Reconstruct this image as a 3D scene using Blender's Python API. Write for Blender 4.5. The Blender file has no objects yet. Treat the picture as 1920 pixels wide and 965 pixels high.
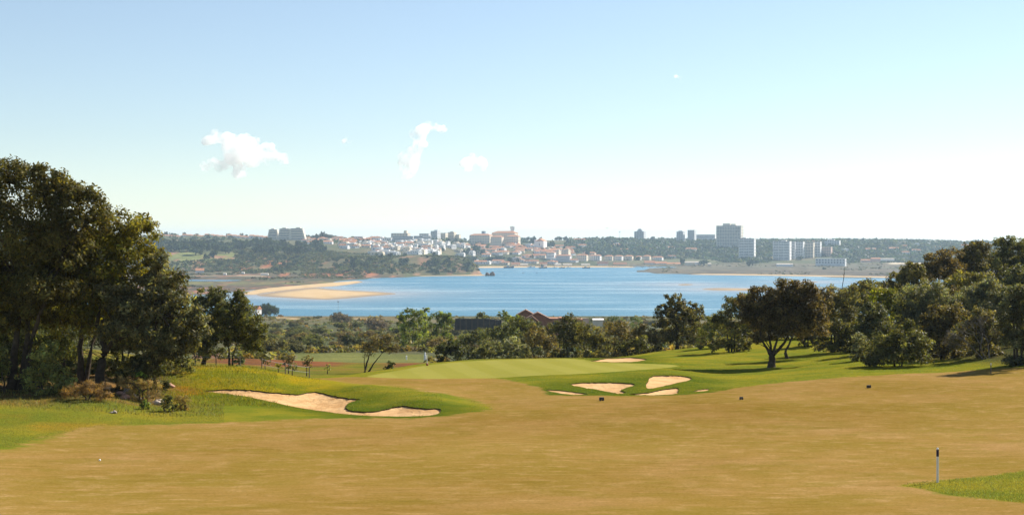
import bpy, bmesh, math, random
import numpy as np
from mathutils import Vector, Matrix, geometry

# ------------------------------------------------------------------ camera, sky, sun, exposure
SC = bpy.context.scene
COL = SC.collection
F, CX, HY, HC = 2637.0, 960.0, 447.0, 60.0      # focal length in photo pixels, column and row of the horizon point, eye height
cam_d = bpy.data.cameras.new('camera')
cam = bpy.data.objects.new('camera', cam_d); COL.objects.link(cam)
cam.location = (0, 0, HC); cam.rotation_euler = (math.pi / 2, 0, 0)
cam_d.sensor_width = 36.0; cam_d.lens = 36.0 * F / 1920.0
cam_d.shift_y = -35.5 / 1920.0
cam_d.clip_start = 0.5; cam_d.clip_end = 60000
SC.camera = cam

SUN_EL, SUN_AZ = math.radians(37), math.radians(53)
W = bpy.data.worlds.new('World'); SC.world = W; W.use_nodes = True
wn = W.node_tree
sky = wn.nodes.new('ShaderNodeTexSky'); sky.sky_type = 'NISHITA'; sky.sun_disc = False
sky.sun_elevation = SUN_EL; sky.sun_rotation = SUN_AZ
sky.altitude = 20; sky.air_density = 1.0; sky.dust_density = 0.0; sky.ozone_density = 1.6
hsv = wn.nodes.new('ShaderNodeHueSaturation'); hsv.inputs['Saturation'].default_value = 0.80      # sea air: a paler sky than the model's
wn.links.new(sky.outputs[0], hsv.inputs['Color']); air = wn.nodes.new('ShaderNodeMix'); air.data_type = 'RGBA'; air.blend_type = 'MULTIPLY'; air.inputs[0].default_value = 1.0; air.inputs[7].default_value = (0.97, 1.03, 1.085, 1)
wn.links.new(hsv.outputs[0], air.inputs[6]); wn.links.new(air.outputs[2], wn.nodes['Background'].inputs[0])
wn.nodes['Background'].inputs[1].default_value = 0.065
sl = bpy.data.lights.new('sun', 'SUN'); sl.energy = 5.0; sl.angle = math.radians(0.5); sl.color = (1.0, 0.93, 0.82)
so = bpy.data.objects.new('sun', sl); COL.objects.link(so)
SV = Vector((math.sin(SUN_AZ) * math.cos(SUN_EL), math.cos(SUN_AZ) * math.cos(SUN_EL), math.sin(SUN_EL)))
so.rotation_euler = SV.to_track_quat('Z', 'Y').to_euler(); so.location = (60, -40, 160)
vs = SC.view_settings
vs.view_transform = 'Standard'; vs.look = 'None'; vs.gamma = 1.0; vs.use_curve_mapping = False; vs.exposure = 0.95
SC.cycles.volume_bounces = 10
SC.cycles.max_bounces = 14
SC.cycles.transparent_max_bounces = 16

# ------------------------------------------------------------------ helpers
RNG = np.random.default_rng(7)
random.seed(11)

def tag(o, label=None, cat=None, group=None, kind=None):
    if label: o['label'] = label
    if cat: o['category'] = cat
    if group: o['group'] = group
    if kind: o['kind'] = kind
    return o

def empty(name, loc, rz=0.0):
    o = bpy.data.objects.new(name, None); COL.objects.link(o)
    o.location = loc; o.rotation_euler = (0, 0, rz); o.empty_display_size = 0.5
    return o

def link(name, me, parent=None, loc=(0, 0, 0), rz=0.0):
    o = bpy.data.objects.new(name, me); COL.objects.link(o)
    if parent: o.parent = parent
    o.location = loc; o.rotation_euler = (0, 0, rz)
    return o

def mesh_np(name, verts, faces, mats=(), mat_idx=None, smooth=False):
    """verts (n,3); faces: (m,k) array of equal-size polygons or list of lists"""
    me = bpy.data.meshes.new(name)
    verts = np.asarray(verts, dtype=np.float32)
    if isinstance(faces, np.ndarray):
        m, k = faces.shape
        me.vertices.add(len(verts)); me.vertices.foreach_set('co', verts.ravel())
        me.loops.add(m * k); me.loops.foreach_set('vertex_index', faces.astype(np.int32).ravel())
        me.polygons.add(m)
        me.polygons.foreach_set('loop_start', np.arange(0, m * k, k, dtype=np.int32))
        me.polygons.foreach_set('loop_total', np.full(m, k, dtype=np.int32))
        me.update(calc_edges=True); me.validate()
    else:
        me.from_pydata(verts.tolist(), [], faces); me.update()
    for mt in mats: me.materials.append(mt)
    if mat_idx is not None:
        me.polygons.foreach_set('material_index', np.asarray(mat_idx, dtype=np.int32))
    if smooth:
        me.polygons.foreach_set('use_smooth', np.ones(len(me.polygons), dtype=bool))
    return me

def set_attr(me, name, vals, typ='FLOAT'):
    a = me.attributes.new(name, typ, 'POINT')
    vals = np.asarray(vals, dtype=np.float32)
    if typ == 'FLOAT': a.data.foreach_set('value', vals.ravel())
    else:
        if vals.shape[1] == 3: vals = np.hstack([vals, np.ones((len(vals), 1), np.float32)])
        a.data.foreach_set('color', vals.astype(np.float32).ravel())

class MB:
    """collects shapes, links them as one mesh"""
    def __init__(s): s.v = []; s.f = []; s.m = []
    def add(s, vs_, fs_, mi=0):
        b = len(s.v); s.v.extend([tuple(p) for p in vs_])
        for f in fs_: s.f.append([b + i for i in f]); s.m.append(mi)
    def box(s, c, d, mi=0, rz=0.0, taper=1.0, shear=0.0):
        x, y, z = d[0] / 2, d[1] / 2, d[2] / 2
        cs, sn = math.cos(rz), math.sin(rz); vs_ = []
        for k in (-1, 1):
            t = taper if k > 0 else 1.0
            for (i, j) in ((-1, -1), (1, -1), (1, 1), (-1, 1)):
                px, py = i * x * t, j * y * t
                vs_.append((c[0] + px * cs - py * sn, c[1] + px * sn + py * cs, c[2] + k * z))
        s.add(vs_, [(3, 2, 1, 0), (4, 5, 6, 7), (0, 1, 5, 4), (1, 2, 6, 5), (2, 3, 7, 6), (3, 0, 4, 7)], mi)
    def prism(s, pts, y0, y1, mi=0):
        """outline in x,z extruded along y"""
        n = len(pts)
        s.add([(p[0], y0, p[1]) for p in pts] + [(p[0], y1, p[1]) for p in pts],
              [tuple(range(n))] + [tuple(range(2 * n - 1, n - 1, -1))] +
              [(i, i + n, (i + 1) % n + n, (i + 1) % n) for i in range(n)], mi)
    def gable(s, c, w, d, h, mi=0, over=0.3, axis=0):
        """gabled roof with thickness, base at c"""
        a, b = (w / 2 + over, d / 2 + over) if axis == 0 else (d / 2 + over, w / 2 + over)
        pts = [(-a, -b, 0), (a, -b, 0), (a, b, 0), (-a, b, 0), (-a, 0, h), (a, 0, h)]
        if axis: pts = [(-p[1], p[0], p[2]) for p in pts]
        s.add([(c[0] + p[0], c[1] + p[1], c[2] + p[2]) for p in pts],
              [(3, 2, 1, 0), (0, 1, 5, 4), (2, 3, 4, 5), (0, 4, 3), (1, 2, 5)], mi)
    def hip(s, c, w, d, h, mi=0, over=0.4):
        a, b = w / 2 + over, d / 2 + over; r = max(0.2, a - b)
        s.add([(c[0] + p[0], c[1] + p[1], c[2] + p[2]) for p in
               [(-a, -b, 0), (a, -b, 0), (a, b, 0), (-a, b, 0), (-r, 0, h), (r, 0, h)]],
              [(3, 2, 1, 0), (0, 1, 5, 4), (2, 3, 4, 5), (0, 4, 3), (1, 2, 5)], mi)
    def tube(s, path, rad, n=8, mi=0, cap=True):
        path = [Vector(p) for p in path]; b = len(s.v); N = len(path)
        for k, p in enumerate(path):
            t = (path[min(k + 1, N - 1)] - path[max(k - 1, 0)])
            if t.length < 1e-9: t = Vector((0, 0, 1))
            t.normalize()
            a = t.orthogonal().normalized() if abs(t.z) > 0.98 else t.cross(Vector((0, 0, 1))).normalized()
            c = t.cross(a)
            for i in range(n):
                an = 2 * math.pi * i / n
                q = p + (a * math.cos(an) + c * math.sin(an)) * rad[k]
                s.v.append(tuple(q))
        for k in range(N - 1):
            for i in range(n):
                s.f.append([b + k * n + i, b + k * n + (i + 1) % n, b + (k + 1) * n + (i + 1) % n, b + (k + 1) * n + i]); s.m.append(mi)
        if cap:
            s.f.append([b + i for i in reversed(range(n))]); s.m.append(mi)
            s.f.append([b + (N - 1) * n + i for i in range(n)]); s.m.append(mi)
    def lathe(s, c, prof, n=20, mi=0):
        s.tube([(c[0], c[1], c[2] + z) for r, z in prof], [r for r, z in prof], n, mi)
    def mesh(s, name, mats, smooth=False):
        return mesh_np(name, s.v, s.f, mats, s.m, smooth)
    def build(s, name, mats, parent=None, loc=(0, 0, 0), rz=0.0, smooth=False):
        return link(name, s.mesh(name, mats if isinstance(mats, (list, tuple)) else [mats], smooth), parent, loc, rz)

def vnoise(x, y, seed=0):
    """vectorised value noise 0..1"""
    x = np.asarray(x, float); y = np.asarray(y, float)
    xi, yi = np.floor(x).astype(np.int64), np.floor(y).astype(np.int64); fx, fy = x - xi, y - yi
    fx, fy = fx * fx * (3 - 2 * fx), fy * fy * (3 - 2 * fy)
    def h(a, b):
        n = (a * 374761393 + b * 668265263 + seed * 974634777) & 0xffffffff
        n = ((n ^ (n >> 13)) * 1274126177) & 0xffffffff
        return ((n ^ (n >> 16)) & 0xffff) / 65535.0
    return (h(xi, yi) * (1 - fx) + h(xi + 1, yi) * fx) * (1 - fy) + (h(xi, yi + 1) * (1 - fx) + h(xi + 1, yi + 1) * fx) * fy
def fbm(x, y, seed=0, oct_=4):
    t, a, n = 0, 1.0, 0
    for o in range(oct_): t = t + a * vnoise(x * 2 ** o, y * 2 ** o, seed + o); n += a; a *= 0.5
    return t / n
def sstep(a, b, x):
    t = np.clip((x - a) / (b - a), 0, 1); return t * t * (3 - 2 * t)

# ------------------------------------------------------------------ materials
def nodes(name):
    m = bpy.data.materials.new(name); m.use_nodes = True
    nt = m.node_tree; return m, nt, nt.nodes['Principled BSDF']
def N(nt, typ, **kw):
    n = nt.nodes.new(typ)
    for k, v in kw.items(): setattr(n, k, v)
    return n
def noise(nt, scale, detail=4.0, rough=0.6, vec=None, stretch=None):
    tc = nt.nodes.get('TC') or N(nt, 'ShaderNodeTexCoord', name='TC')
    src = vec or tc.outputs['Object']
    if stretch:
        mp = N(nt, 'ShaderNodeMapping'); mp.inputs['Scale'].default_value = stretch
        nt.links.new(src, mp.inputs[0]); src = mp.outputs[0]
    n = N(nt, 'ShaderNodeTexNoise'); n.inputs['Scale'].default_value = scale
    n.inputs['Detail'].default_value = detail; n.inputs['Roughness'].default_value = rough
    nt.links.new(src, n.inputs['Vector']); return n.outputs['Fac']
def ramp(nt, fac, stops):
    r = N(nt, 'ShaderNodeValToRGB'); e = r.color_ramp.elements
    e[0].position, e[0].color = stops[0][0], (*stops[0][1], 1)
    e[1].position, e[1].color = stops[-1][0], (*stops[-1][1], 1)
    for p, c in stops[1:-1]:
        q = e.new(p); q.color = (*c, 1)
    nt.links.new(fac, r.inputs[0]); return r.outputs[0]
def mixc(nt, fac, a, b, mode='MIX'):
    m = N(nt, 'ShaderNodeMix', data_type='RGBA', blend_type=mode)
    for i, v in ((0, fac), (6, a), (7, b)):
        if isinstance(v, (int, float)): m.inputs[i].default_value = v
        elif isinstance(v, tuple): m.inputs[i].default_value = (*v, 1) if len(v) == 3 else v
        else: nt.links.new(v, m.inputs[i])
    return m.outputs[2]
def math_(nt, op, a, b=None, clamp=False):
    m = N(nt, 'ShaderNodeMath', operation=op); m.use_clamp = clamp
    for i, v in enumerate((a, b)):
        if v is None: continue
        if isinstance(v, (int, float)): m.inputs[i].default_value = v
        else: nt.links.new(v, m.inputs[i])
    return m.outputs[0]
def maprange(nt, v, a, b, c=0.0, d=1.0):
    m = N(nt, 'ShaderNodeMapRange', interpolation_type='SMOOTHSTEP')
    nt.links.new(v, m.inputs[0])
    for i, q in zip((1, 2, 3, 4), (a, b, c, d)): m.inputs[i].default_value = q
    return m.outputs[0]
def attr(nt, name, out='Fac'):
    a = N(nt, 'ShaderNodeAttribute', attribute_name=name); return a.outputs[out]
def bump(nt, h, strength, dist, bsdf):
    b = N(nt, 'ShaderNodeBump'); b.inputs['Strength'].default_value = strength; b.inputs['Distance'].default_value = dist
    nt.links.new(h, b.inputs['Height']); nt.links.new(b.outputs[0], bsdf.inputs['Normal']); return b
def M(name, c1, c2, scale=3.0, rough=0.85, bstr=0.0, bscale=20.0, bdist=0.02, spec=0.3):
    m, nt, p = nodes(name)
    f = noise(nt, scale, 5)
    nt.links.new(ramp(nt, f, [(0.32, c1), (0.68, c2)]), p.inputs['Base Color'])
    p.inputs['Roughness'].default_value = rough; p.inputs['Specular IOR Level'].default_value = spec
    if bstr: bump(nt, noise(nt, bscale, 6), bstr, bdist, p)
    return m

def grass_material():
    m, nt, p = nodes('turf')
    big = noise(nt, 0.16, 3); mid = noise(nt, 1.1, 5, 0.65); fine = noise(nt, 11.0, 6, 0.75)
    streak = noise(nt, 2.2, 6, 0.7, stretch=(0.35, 1.0, 1.0))
    fib = noise(nt, 26.0, 4, 0.8, stretch=(0.3, 1.0, 1.0))
    # dormant fairway
    patch = noise(nt, 0.55, 4, 0.65, stretch=(0.55, 1.0, 1.0))
    fair = ramp(nt, big, [(0.3, (0.182, 0.122, 0.022)), (0.5, (0.218, 0.134, 0.034)), (0.72, (0.262, 0.156, 0.056))])
    fair = mixc(nt, maprange(nt, patch, 0.46, 0.66, 0.0, 0.6), fair, (0.170, 0.122, 0.020))
    fair = mixc(nt, maprange(nt, mid, 0.5, 0.72, 0.0, .8), fair, (0.285, 0.180, 0.068))
    fair = mixc(nt, maprange(nt, streak, 0.53, 0.70, 0.0, 0.45), fair, (0.39, 0.25, 0.115))
    fair = mixc(nt, maprange(nt, fib, 0.55, 0.74, 0.0, 0.6), fair, (0.47, 0.325, 0.16))
    fair = mixc(nt, maprange(nt, fine, 0.34, 0.52, 0.7, 0.0), fair, (0.125, 0.085, 0.010))
    fair = mixc(nt, maprange(nt, streak, 0.32, 0.47, 0.5, 0.0), fair, (0.130, 0.088, 0.013))
    wide = noise(nt, 0.045, 3, 0.55)
    fair = mixc(nt, 1.0, fair, ramp(nt, wide, [(0.34, (0.90, 0.88, 0.78)), (0.52, (1.06, 1.06, 1.08)), (0.68, (1.16, 1.18, 1.30))]), 'MULTIPLY')
    grn = mixc(nt, big, (0.215, 0.205, 0.036), (0.262, 0.232, 0.052))
    grn = mixc(nt, maprange(nt, mid, 0.4, 0.7, 0.0, 0.35), grn, (0.180, 0.190, 0.026))
    grn = mixc(nt, maprange(nt, fine, 0.35, 0.65, 0.35, 0.0), grn, (0.15, 0.15, 0.02))
    sx = N(nt, 'ShaderNodeSeparateXYZ'); nt.links.new(nt.nodes['TC'].outputs['Object'], sx.inputs[0])
    stripe = math_(nt, 'SINE', math_(nt, 'ADD', math_(nt, 'MULTIPLY', sx.outputs['X'], 2.1), math_(nt, 'MULTIPLY', sx.outputs['Y'], 0.35)))      # mowing stripes of the green
    grn = mixc(nt, maprange(nt, stripe, -0.35, 0.35, 0.0, 0.22), grn, (0.30, 0.275, 0.075))
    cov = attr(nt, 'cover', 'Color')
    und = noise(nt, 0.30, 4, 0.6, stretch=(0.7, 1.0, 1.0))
    cov = mixc(nt, maprange(nt, und, 0.38, 0.62, 0.0, 0.8), mixc(nt, 1.0, cov, (0.72, 0.86, 0.9), 'MULTIPLY'), mixc(nt, 1.0, cov, (1.25, 1.1, 1.1), 'MULTIPLY'))  # random dark and light bands painted for the shading of ground undulations
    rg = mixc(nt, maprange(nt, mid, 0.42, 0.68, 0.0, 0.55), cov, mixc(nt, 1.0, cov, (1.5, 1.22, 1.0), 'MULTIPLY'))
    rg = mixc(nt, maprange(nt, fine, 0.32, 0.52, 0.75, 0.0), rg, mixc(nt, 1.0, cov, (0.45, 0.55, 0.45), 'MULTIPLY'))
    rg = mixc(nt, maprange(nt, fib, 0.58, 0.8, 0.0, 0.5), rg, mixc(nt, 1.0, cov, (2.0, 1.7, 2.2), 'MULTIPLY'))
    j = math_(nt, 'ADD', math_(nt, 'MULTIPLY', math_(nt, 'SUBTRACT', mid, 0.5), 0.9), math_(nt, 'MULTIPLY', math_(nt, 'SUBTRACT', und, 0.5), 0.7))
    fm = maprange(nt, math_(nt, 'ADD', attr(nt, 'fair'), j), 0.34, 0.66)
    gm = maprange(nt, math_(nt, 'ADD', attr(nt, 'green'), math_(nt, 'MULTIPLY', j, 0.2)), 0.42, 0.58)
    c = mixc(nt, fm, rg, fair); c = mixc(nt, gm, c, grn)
    nt.links.new(c, p.inputs['Base Color'])
    p.inputs['Roughness'].default_value = 1.0; p.inputs['Specular IOR Level'].default_value = 0.0
    b = N(nt, 'ShaderNodeBump'); b.inputs['Distance'].default_value = 0.05
    # mown turf is smooth, rough is shaggy
    nt.links.new(math_(nt, 'ADD', 0.10, math_(nt, 'MULTIPLY', math_(nt, 'SUBTRACT', 1.0, math_(nt, 'MAXIMUM', fm, gm)), 0.75)), b.inputs['Strength'])
    nt.links.new(math_(nt, 'ADD', fine, math_(nt, 'MULTIPLY', fib, 0.6)), b.inputs['Height'])
    nt.links.new(b.outputs[0], p.inputs['Normal'])
    return m

def land_material():
    m, nt, p = nodes('land')
    cov = attr(nt, 'cover', 'Color')
    a = noise(nt, 0.035, 5, 0.65); b = noise(nt, 0.2, 6, 0.7)
    c = mixc(nt, maprange(nt, a, 0.40, 0.62, 0.0, 0.7), cov, mixc(nt, 1.0, cov, (0.55, 0.62, 0.6), 'MULTIPLY'))
    c = mixc(nt, maprange(nt, b, 0.52, 0.70, 0.0, 0.6), c, mixc(nt, 1.0, cov, (1.65, 1.45, 1.3), 'MULTIPLY'))
    nt.links.new(c, p.inputs['Base Color'])
    p.inputs['Roughness'].default_value = 0.95; p.inputs['Specular IOR Level'].default_value = 0.1
    bump(nt, b, 0.8, 1.5, p)
    return m

def foliage_material():
    m, nt, p = nodes('leaves')
    oi = N(nt, 'ShaderNodeObjectInfo')
    at = attr(nt, 'leaf', 'Color')
    c = mixc(nt, 1.0, oi.outputs['Color'], at, 'MULTIPLY')
    nt.links.new(c, p.inputs['Base Color'])
    p.inputs['Roughness'].default_value = 0.55; p.inputs['Specular IOR Level'].default_value = 0.12
    tr = N(nt, 'ShaderNodeBsdfTranslucent')
    nt.links.new(mixc(nt, 1.0, c, (1.9, 1.7, 0.6), 'MULTIPLY'), tr.inputs['Color'])
    mx = N(nt, 'ShaderNodeMixShader'); mx.inputs[0].default_value = 0.40
    nt.links.new(p.outputs[0], mx.inputs[1]); nt.links.new(tr.outputs[0], mx.inputs[2])
    nt.links.new(mx.outputs[0], nt.nodes['Material Output'].inputs['Surface'])
    return m

def water_material():
    m, nt, p = nodes('lagoon_water')
    band = noise(nt, 1.0, 3, 0.5, stretch=(0.0035, 0.013, 1.0))
    band2 = noise(nt, 1.0, 3, 0.5, stretch=(0.008, 0.030, 1.0))
    s = math_(nt, 'ADD', math_(nt, 'MULTIPLY', band, 0.7), math_(nt, 'MULTIPLY', band2, 0.3))
    calm = maprange(nt, s, 0.47, 0.66)
    sh = attr(nt, 'shallow')
    c = mixc(nt, calm, (0.055, 0.185, 0.275), (0.15, 0.27, 0.33))  # calm streaks also paler in base colour, painting in the sky they reflect
    c = mixc(nt, math_(nt, 'MULTIPLY', sh, 0.85), c, (0.36, 0.34, 0.33))
    nt.links.new(c, p.inputs['Base Color'])
    p.inputs['IOR'].default_value = 1.33
    nt.links.new(math_(nt, 'SUBTRACT', 0.34, math_(nt, 'MULTIPLY', calm, 0.16)), p.inputs['Roughness'])
    h = noise(nt, 0.5, 5, 0.6, stretch=(0.6, 1.6, 1.0))
    b = N(nt, 'ShaderNodeBump'); b.inputs['Distance'].default_value = 1.2
    nt.links.new(math_(nt, 'SUBTRACT', 1.0, math_(nt, 'MULTIPLY', calm, 0.7)), b.inputs['Strength'])
    nt.links.new(h, b.inputs['Height']); nt.links.new(b.outputs[0], p.inputs['Normal'])
    return m

TURF, LAND, LEAF, WATER = grass_material(), land_material(), foliage_material(), water_material()
SAND = M('bunker_sand', (0.43, 0.245, 0.105), (0.60, 0.395, 0.200), 0.9, 1.0, 0.9, 3.2, 0.12, 0.0)
def beach_material():
    m, nt, p = nodes('beach_sand')
    dry = ramp(nt, noise(nt, 0.05, 5), [(0.32, (0.42, 0.28, 0.13)), (0.68, (0.52, 0.38, 0.22))])
    z = N(nt, 'ShaderNodeSeparateXYZ'); nt.links.new(N(nt, 'ShaderNodeNewGeometry').outputs['Position'], z.inputs[0])
    wet = maprange(nt, math_(nt, 'ADD', z.outputs['Z'], math_(nt, 'MULTIPLY', noise(nt, 0.03, 4), 0.3)), 0.28, 0.62)
    nt.links.new(mixc(nt, wet, (0.255, 0.19, 0.125), dry), p.inputs['Base Color'])
    p.inputs['Roughness'].default_value = 0.95; p.inputs['Specular IOR Level'].default_value = 0.1
    return m
BEACH = beach_material()
SOIL = M('turf_edge_soil', (0.035, 0.032, 0.010), (0.075, 0.060, 0.018), 6.0, 1.0, 0.6, 20, 0.03, 0.05)
BARK = M('bark', (0.035, 0.027, 0.019), (0.085, 0.065, 0.047), 5.0, 0.95, 0.9, 14, 0.05, 0.1)
PALEBARK = M('pale_bark', (0.13, 0.11, 0.09), (0.24, 0.21, 0.17), 5.0, 0.95, 0.5, 14, 0.03, 0.1)
STONE = M('field_stone', (0.28, 0.22, 0.17), (0.48, 0.41, 0.34), 4.0, 0.9, 0.6, 12, 0.03, 0.2)
WHITE = M('white_render', (0.74, 0.71, 0.68), (0.82, 0.80, 0.77), 0.3, 0.85)
CREAM = M('cream_render', (0.68, 0.57, 0.42), (0.78, 0.68, 0.53), 0.3, 0.85)
PINK = M('salmon_render', (0.60, 0.40, 0.31), (0.68, 0.48, 0.39), 0.3, 0.85)
GREYW = M('grey_render', (0.54, 0.54, 0.54), (0.64, 0.64, 0.63), 0.3, 0.85)
BEIGE = M('beige_concrete', (0.56, 0.51, 0.42), (0.66, 0.61, 0.51), 0.2, 0.85)
TERRA = M('terracotta_tiles', (0.42, 0.17, 0.08), (0.56, 0.27, 0.14), 0.8, 0.9, 0.4, 6, 0.05)
FLATROOF = M('pale_flat_roof', (0.50, 0.42, 0.33), (0.62, 0.54, 0.45), 0.5, 0.9)
DARKWIN = M('window_glass', (0.08, 0.10, 0.14), (0.16, 0.19, 0.24), 0.4, 0.25, spec=0.5)
BLUEGREY = M('blue_grey_cladding', (0.20, 0.26, 0.34), (0.27, 0.33, 0.40), 0.3, 0.5)
BRICK = M('bare_red_brick', (0.30, 0.14, 0.085), (0.42, 0.22, 0.14), 2.5, 0.95, 0.5, 9, 0.05)
DARKFENCE = M('dark_fence_boards', (0.07, 0.068, 0.07), (0.11, 0.105, 0.105), 1.0, 0.9)
DARKPLASTIC = M('dark_plastic', (0.012, 0.012, 0.014), (0.03, 0.03, 0.032), 20.0, 0.5)
POSTWHITE = M('white_paint', (0.70, 0.71, 0.74), (0.80, 0.80, 0.82), 12.0, 0.45)
POSTBLUE = M('dark_blue_paint', (0.012, 0.013, 0.06), (0.022, 0.022, 0.09), 12.0, 0.45)
POSTGREY = M('weathered_wood', (0.10, 0.085, 0.07), (0.18, 0.155, 0.13), 12.0, 0.9)
METAL = M('galvanised_wire', (0.22, 0.22, 0.23), (0.32, 0.32, 0.33), 8.0, 0.5)
REDP = M('red_brown_paint', (0.22, 0.04, 0.02), (0.30, 0.07, 0.03), 15.0, 0.6)
HULLDARK = M('dark_hull_paint', (0.03, 0.04, 0.07), (0.06, 0.07, 0.11), 1.0, 0.5)
ROCKRED = M('red_rock', (0.10, 0.055, 0.035), (0.20, 0.10, 0.06), 0.3, 0.95, 0.8, 0.8, 0.6)

# ------------------------------------------------------------------ terrain heights
def pchip(x, y, xq):
    x = np.asarray(x, float); y = np.asarray(y, float); xq = np.clip(xq, x[0], x[-1])
    h = np.diff(x); dl = np.diff(y) / h; n = len(x); dd = np.zeros(n)
    for i in range(1, n - 1):
        if dl[i - 1] * dl[i] > 0:
            w1, w2 = 2 * h[i] + h[i - 1], h[i] + 2 * h[i - 1]
            dd[i] = (w1 + w2) / (w1 / dl[i - 1] + w2 / dl[i])
    dd[0], dd[-1] = dl[0], dl[-1]
    k = np.clip(np.searchsorted(x, xq, 'right') - 1, 0, n - 2); t = (xq - x[k]) / h[k]
    return ((1 + 2 * t) * (1 - t) ** 2 * y[k] + t * (1 - t) ** 2 * h[k] * dd[k] + t * t * (3 - 2 * t) * y[k + 1] + t * t * (t - 1) * h[k] * dd[k + 1])

def zy(d, y): return HC - d * (y - HY) / F
NEAR0 = [(4, HC - 1.7), (10, HC - 2.9), (20, HC - 4.7)]
def nc(*p): return NEAR0 + [(d, zy(d, y)) for d, y in p]
NEAR = {   # photo column -> (distance, photo row at which that ground appears)
 -500: nc((33, 950), (40, 890), (48, 830), (56, 780), (64, 730), (72, 695), (100, 640), (150, 600)),
 0: nc((33, 963), (40, 905), (48, 850), (56, 805), (60, 780), (64, 754), (68, 730), (72, 712), (80, 690), (100, 665), (150, 640)),
 180: nc((33, 965), (40, 909), (48, 855), (56, 810), (62, 775), (66, 747), (70, 724), (74, 708), (80, 695), (90, 680), (110, 668), (150, 655)),
 330: nc((33, 965), (40, 909), (48, 855), (56, 812), (62, 783), (66, 765), (70, 750), (75, 733), (80, 700), (83, 687), (88, 687), (95, 692), (110, 690), (150, 672)),
 450: nc((33, 965), (40, 909), (48, 855), (56, 812), (62, 782), (66, 764), (70, 748), (74, 733), (78, 708), (82, 689), (86, 688), (92, 694), (100, 697), (112, 694), (125, 688), (150, 672)),
 600: nc((33, 965), (40, 909), (48, 855), (56, 812), (62, 781), (66, 770), (70, 757), (74, 741), (80, 713), (84, 711), (88, 709), (92, 708), (100, 708), (112, 702), (125, 694), (150, 677)),
 700: nc((33, 965), (40, 909), (48, 855), (56, 812), (62, 782), (66, 772), (70, 755), (76, 723), (80, 719), (86, 708), (95, 699), (101, 696), (110, 698), (125, 693), (150, 680)),
 800: nc((33, 965), (40, 909), (48, 855), (56, 812), (62, 784), (65, 774), (69, 749), (72, 738), (80, 720), (86, 709), (98, 690), (104, 681), (112, 684), (125, 690), (150, 680)),
 900: nc((33, 965), (40, 909), (48, 855), (56, 812), (62, 782), (66, 768), (70, 752), (80, 720), (86, 709), (98, 687), (108, 673), (113, 674.5), (125, 686), (150, 680)),
 1050: nc((33, 965), (40, 909), (48, 855), (56, 812), (62, 781), (70, 749), (75, 733), (80, 717), (86, 702), (98, 684), (108, 671.5), (114, 672.5), (125, 680), (150, 676)),
 1250: nc((33, 965), (40, 909), (48, 854), (56, 810), (62, 779), (70, 747), (75, 732), (80, 716), (86, 703), (98, 687), (112, 672), (125, 662), (134, 657), (145, 660), (150, 662)),
 1350: nc((33, 965), (40, 908), (48, 852), (56, 808), (62, 777), (70, 745), (80, 721), (86, 710), (90, 704), (94, 698), (98, 691), (106, 679), (116, 665), (130, 649), (140, 645), (150, 648)),
 1450: nc((33, 965), (40, 907), (48, 850), (56, 806), (62, 775), (70, 742), (80, 716), (86, 707), (90, 700.5), (94, 695), (98, 688.5), (106, 675), (115, 663), (130, 640), (138, 634), (150, 636)),
 1600: nc((33, 964), (40, 906), (48, 849), (56, 805), (62, 773), (70, 739), (80, 711), (90, 690), (100, 672), (120, 648), (140, 630), (150, 629)),
 1750: nc((33, 963), (40, 905), (48, 848), (56, 803), (62, 771), (70, 737), (80, 709), (90, 688), (100, 665), (120, 625), (140, 592), (150, 580)),
 1920: nc((33, 961), (40, 903), (48, 846), (56, 800), (62, 768), (70, 734), (80, 702), (90, 672), (100, 644), (120, 598), (140, 560), (150, 548)),
 2400: nc((33, 950), (40, 890), (56, 780), (70, 710), (80, 670), (90, 635), (100, 605), (120, 560), (150, 520)),
}
def V(*y):
    d = (180, 220, 300, 400, 500, 700, 850, 1000, 1085)
    y0 = [671, 665, 652, 640, 629, 612, 604, 597, 592.3]
    for i, q in enumerate(y): y0[i] = q
    return [(a, zy(a, b)) for a, b in zip(d, y0)] + [(1110, -1), (1200, -4)]
END = [(5200, 38), (14000, 30)]
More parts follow.
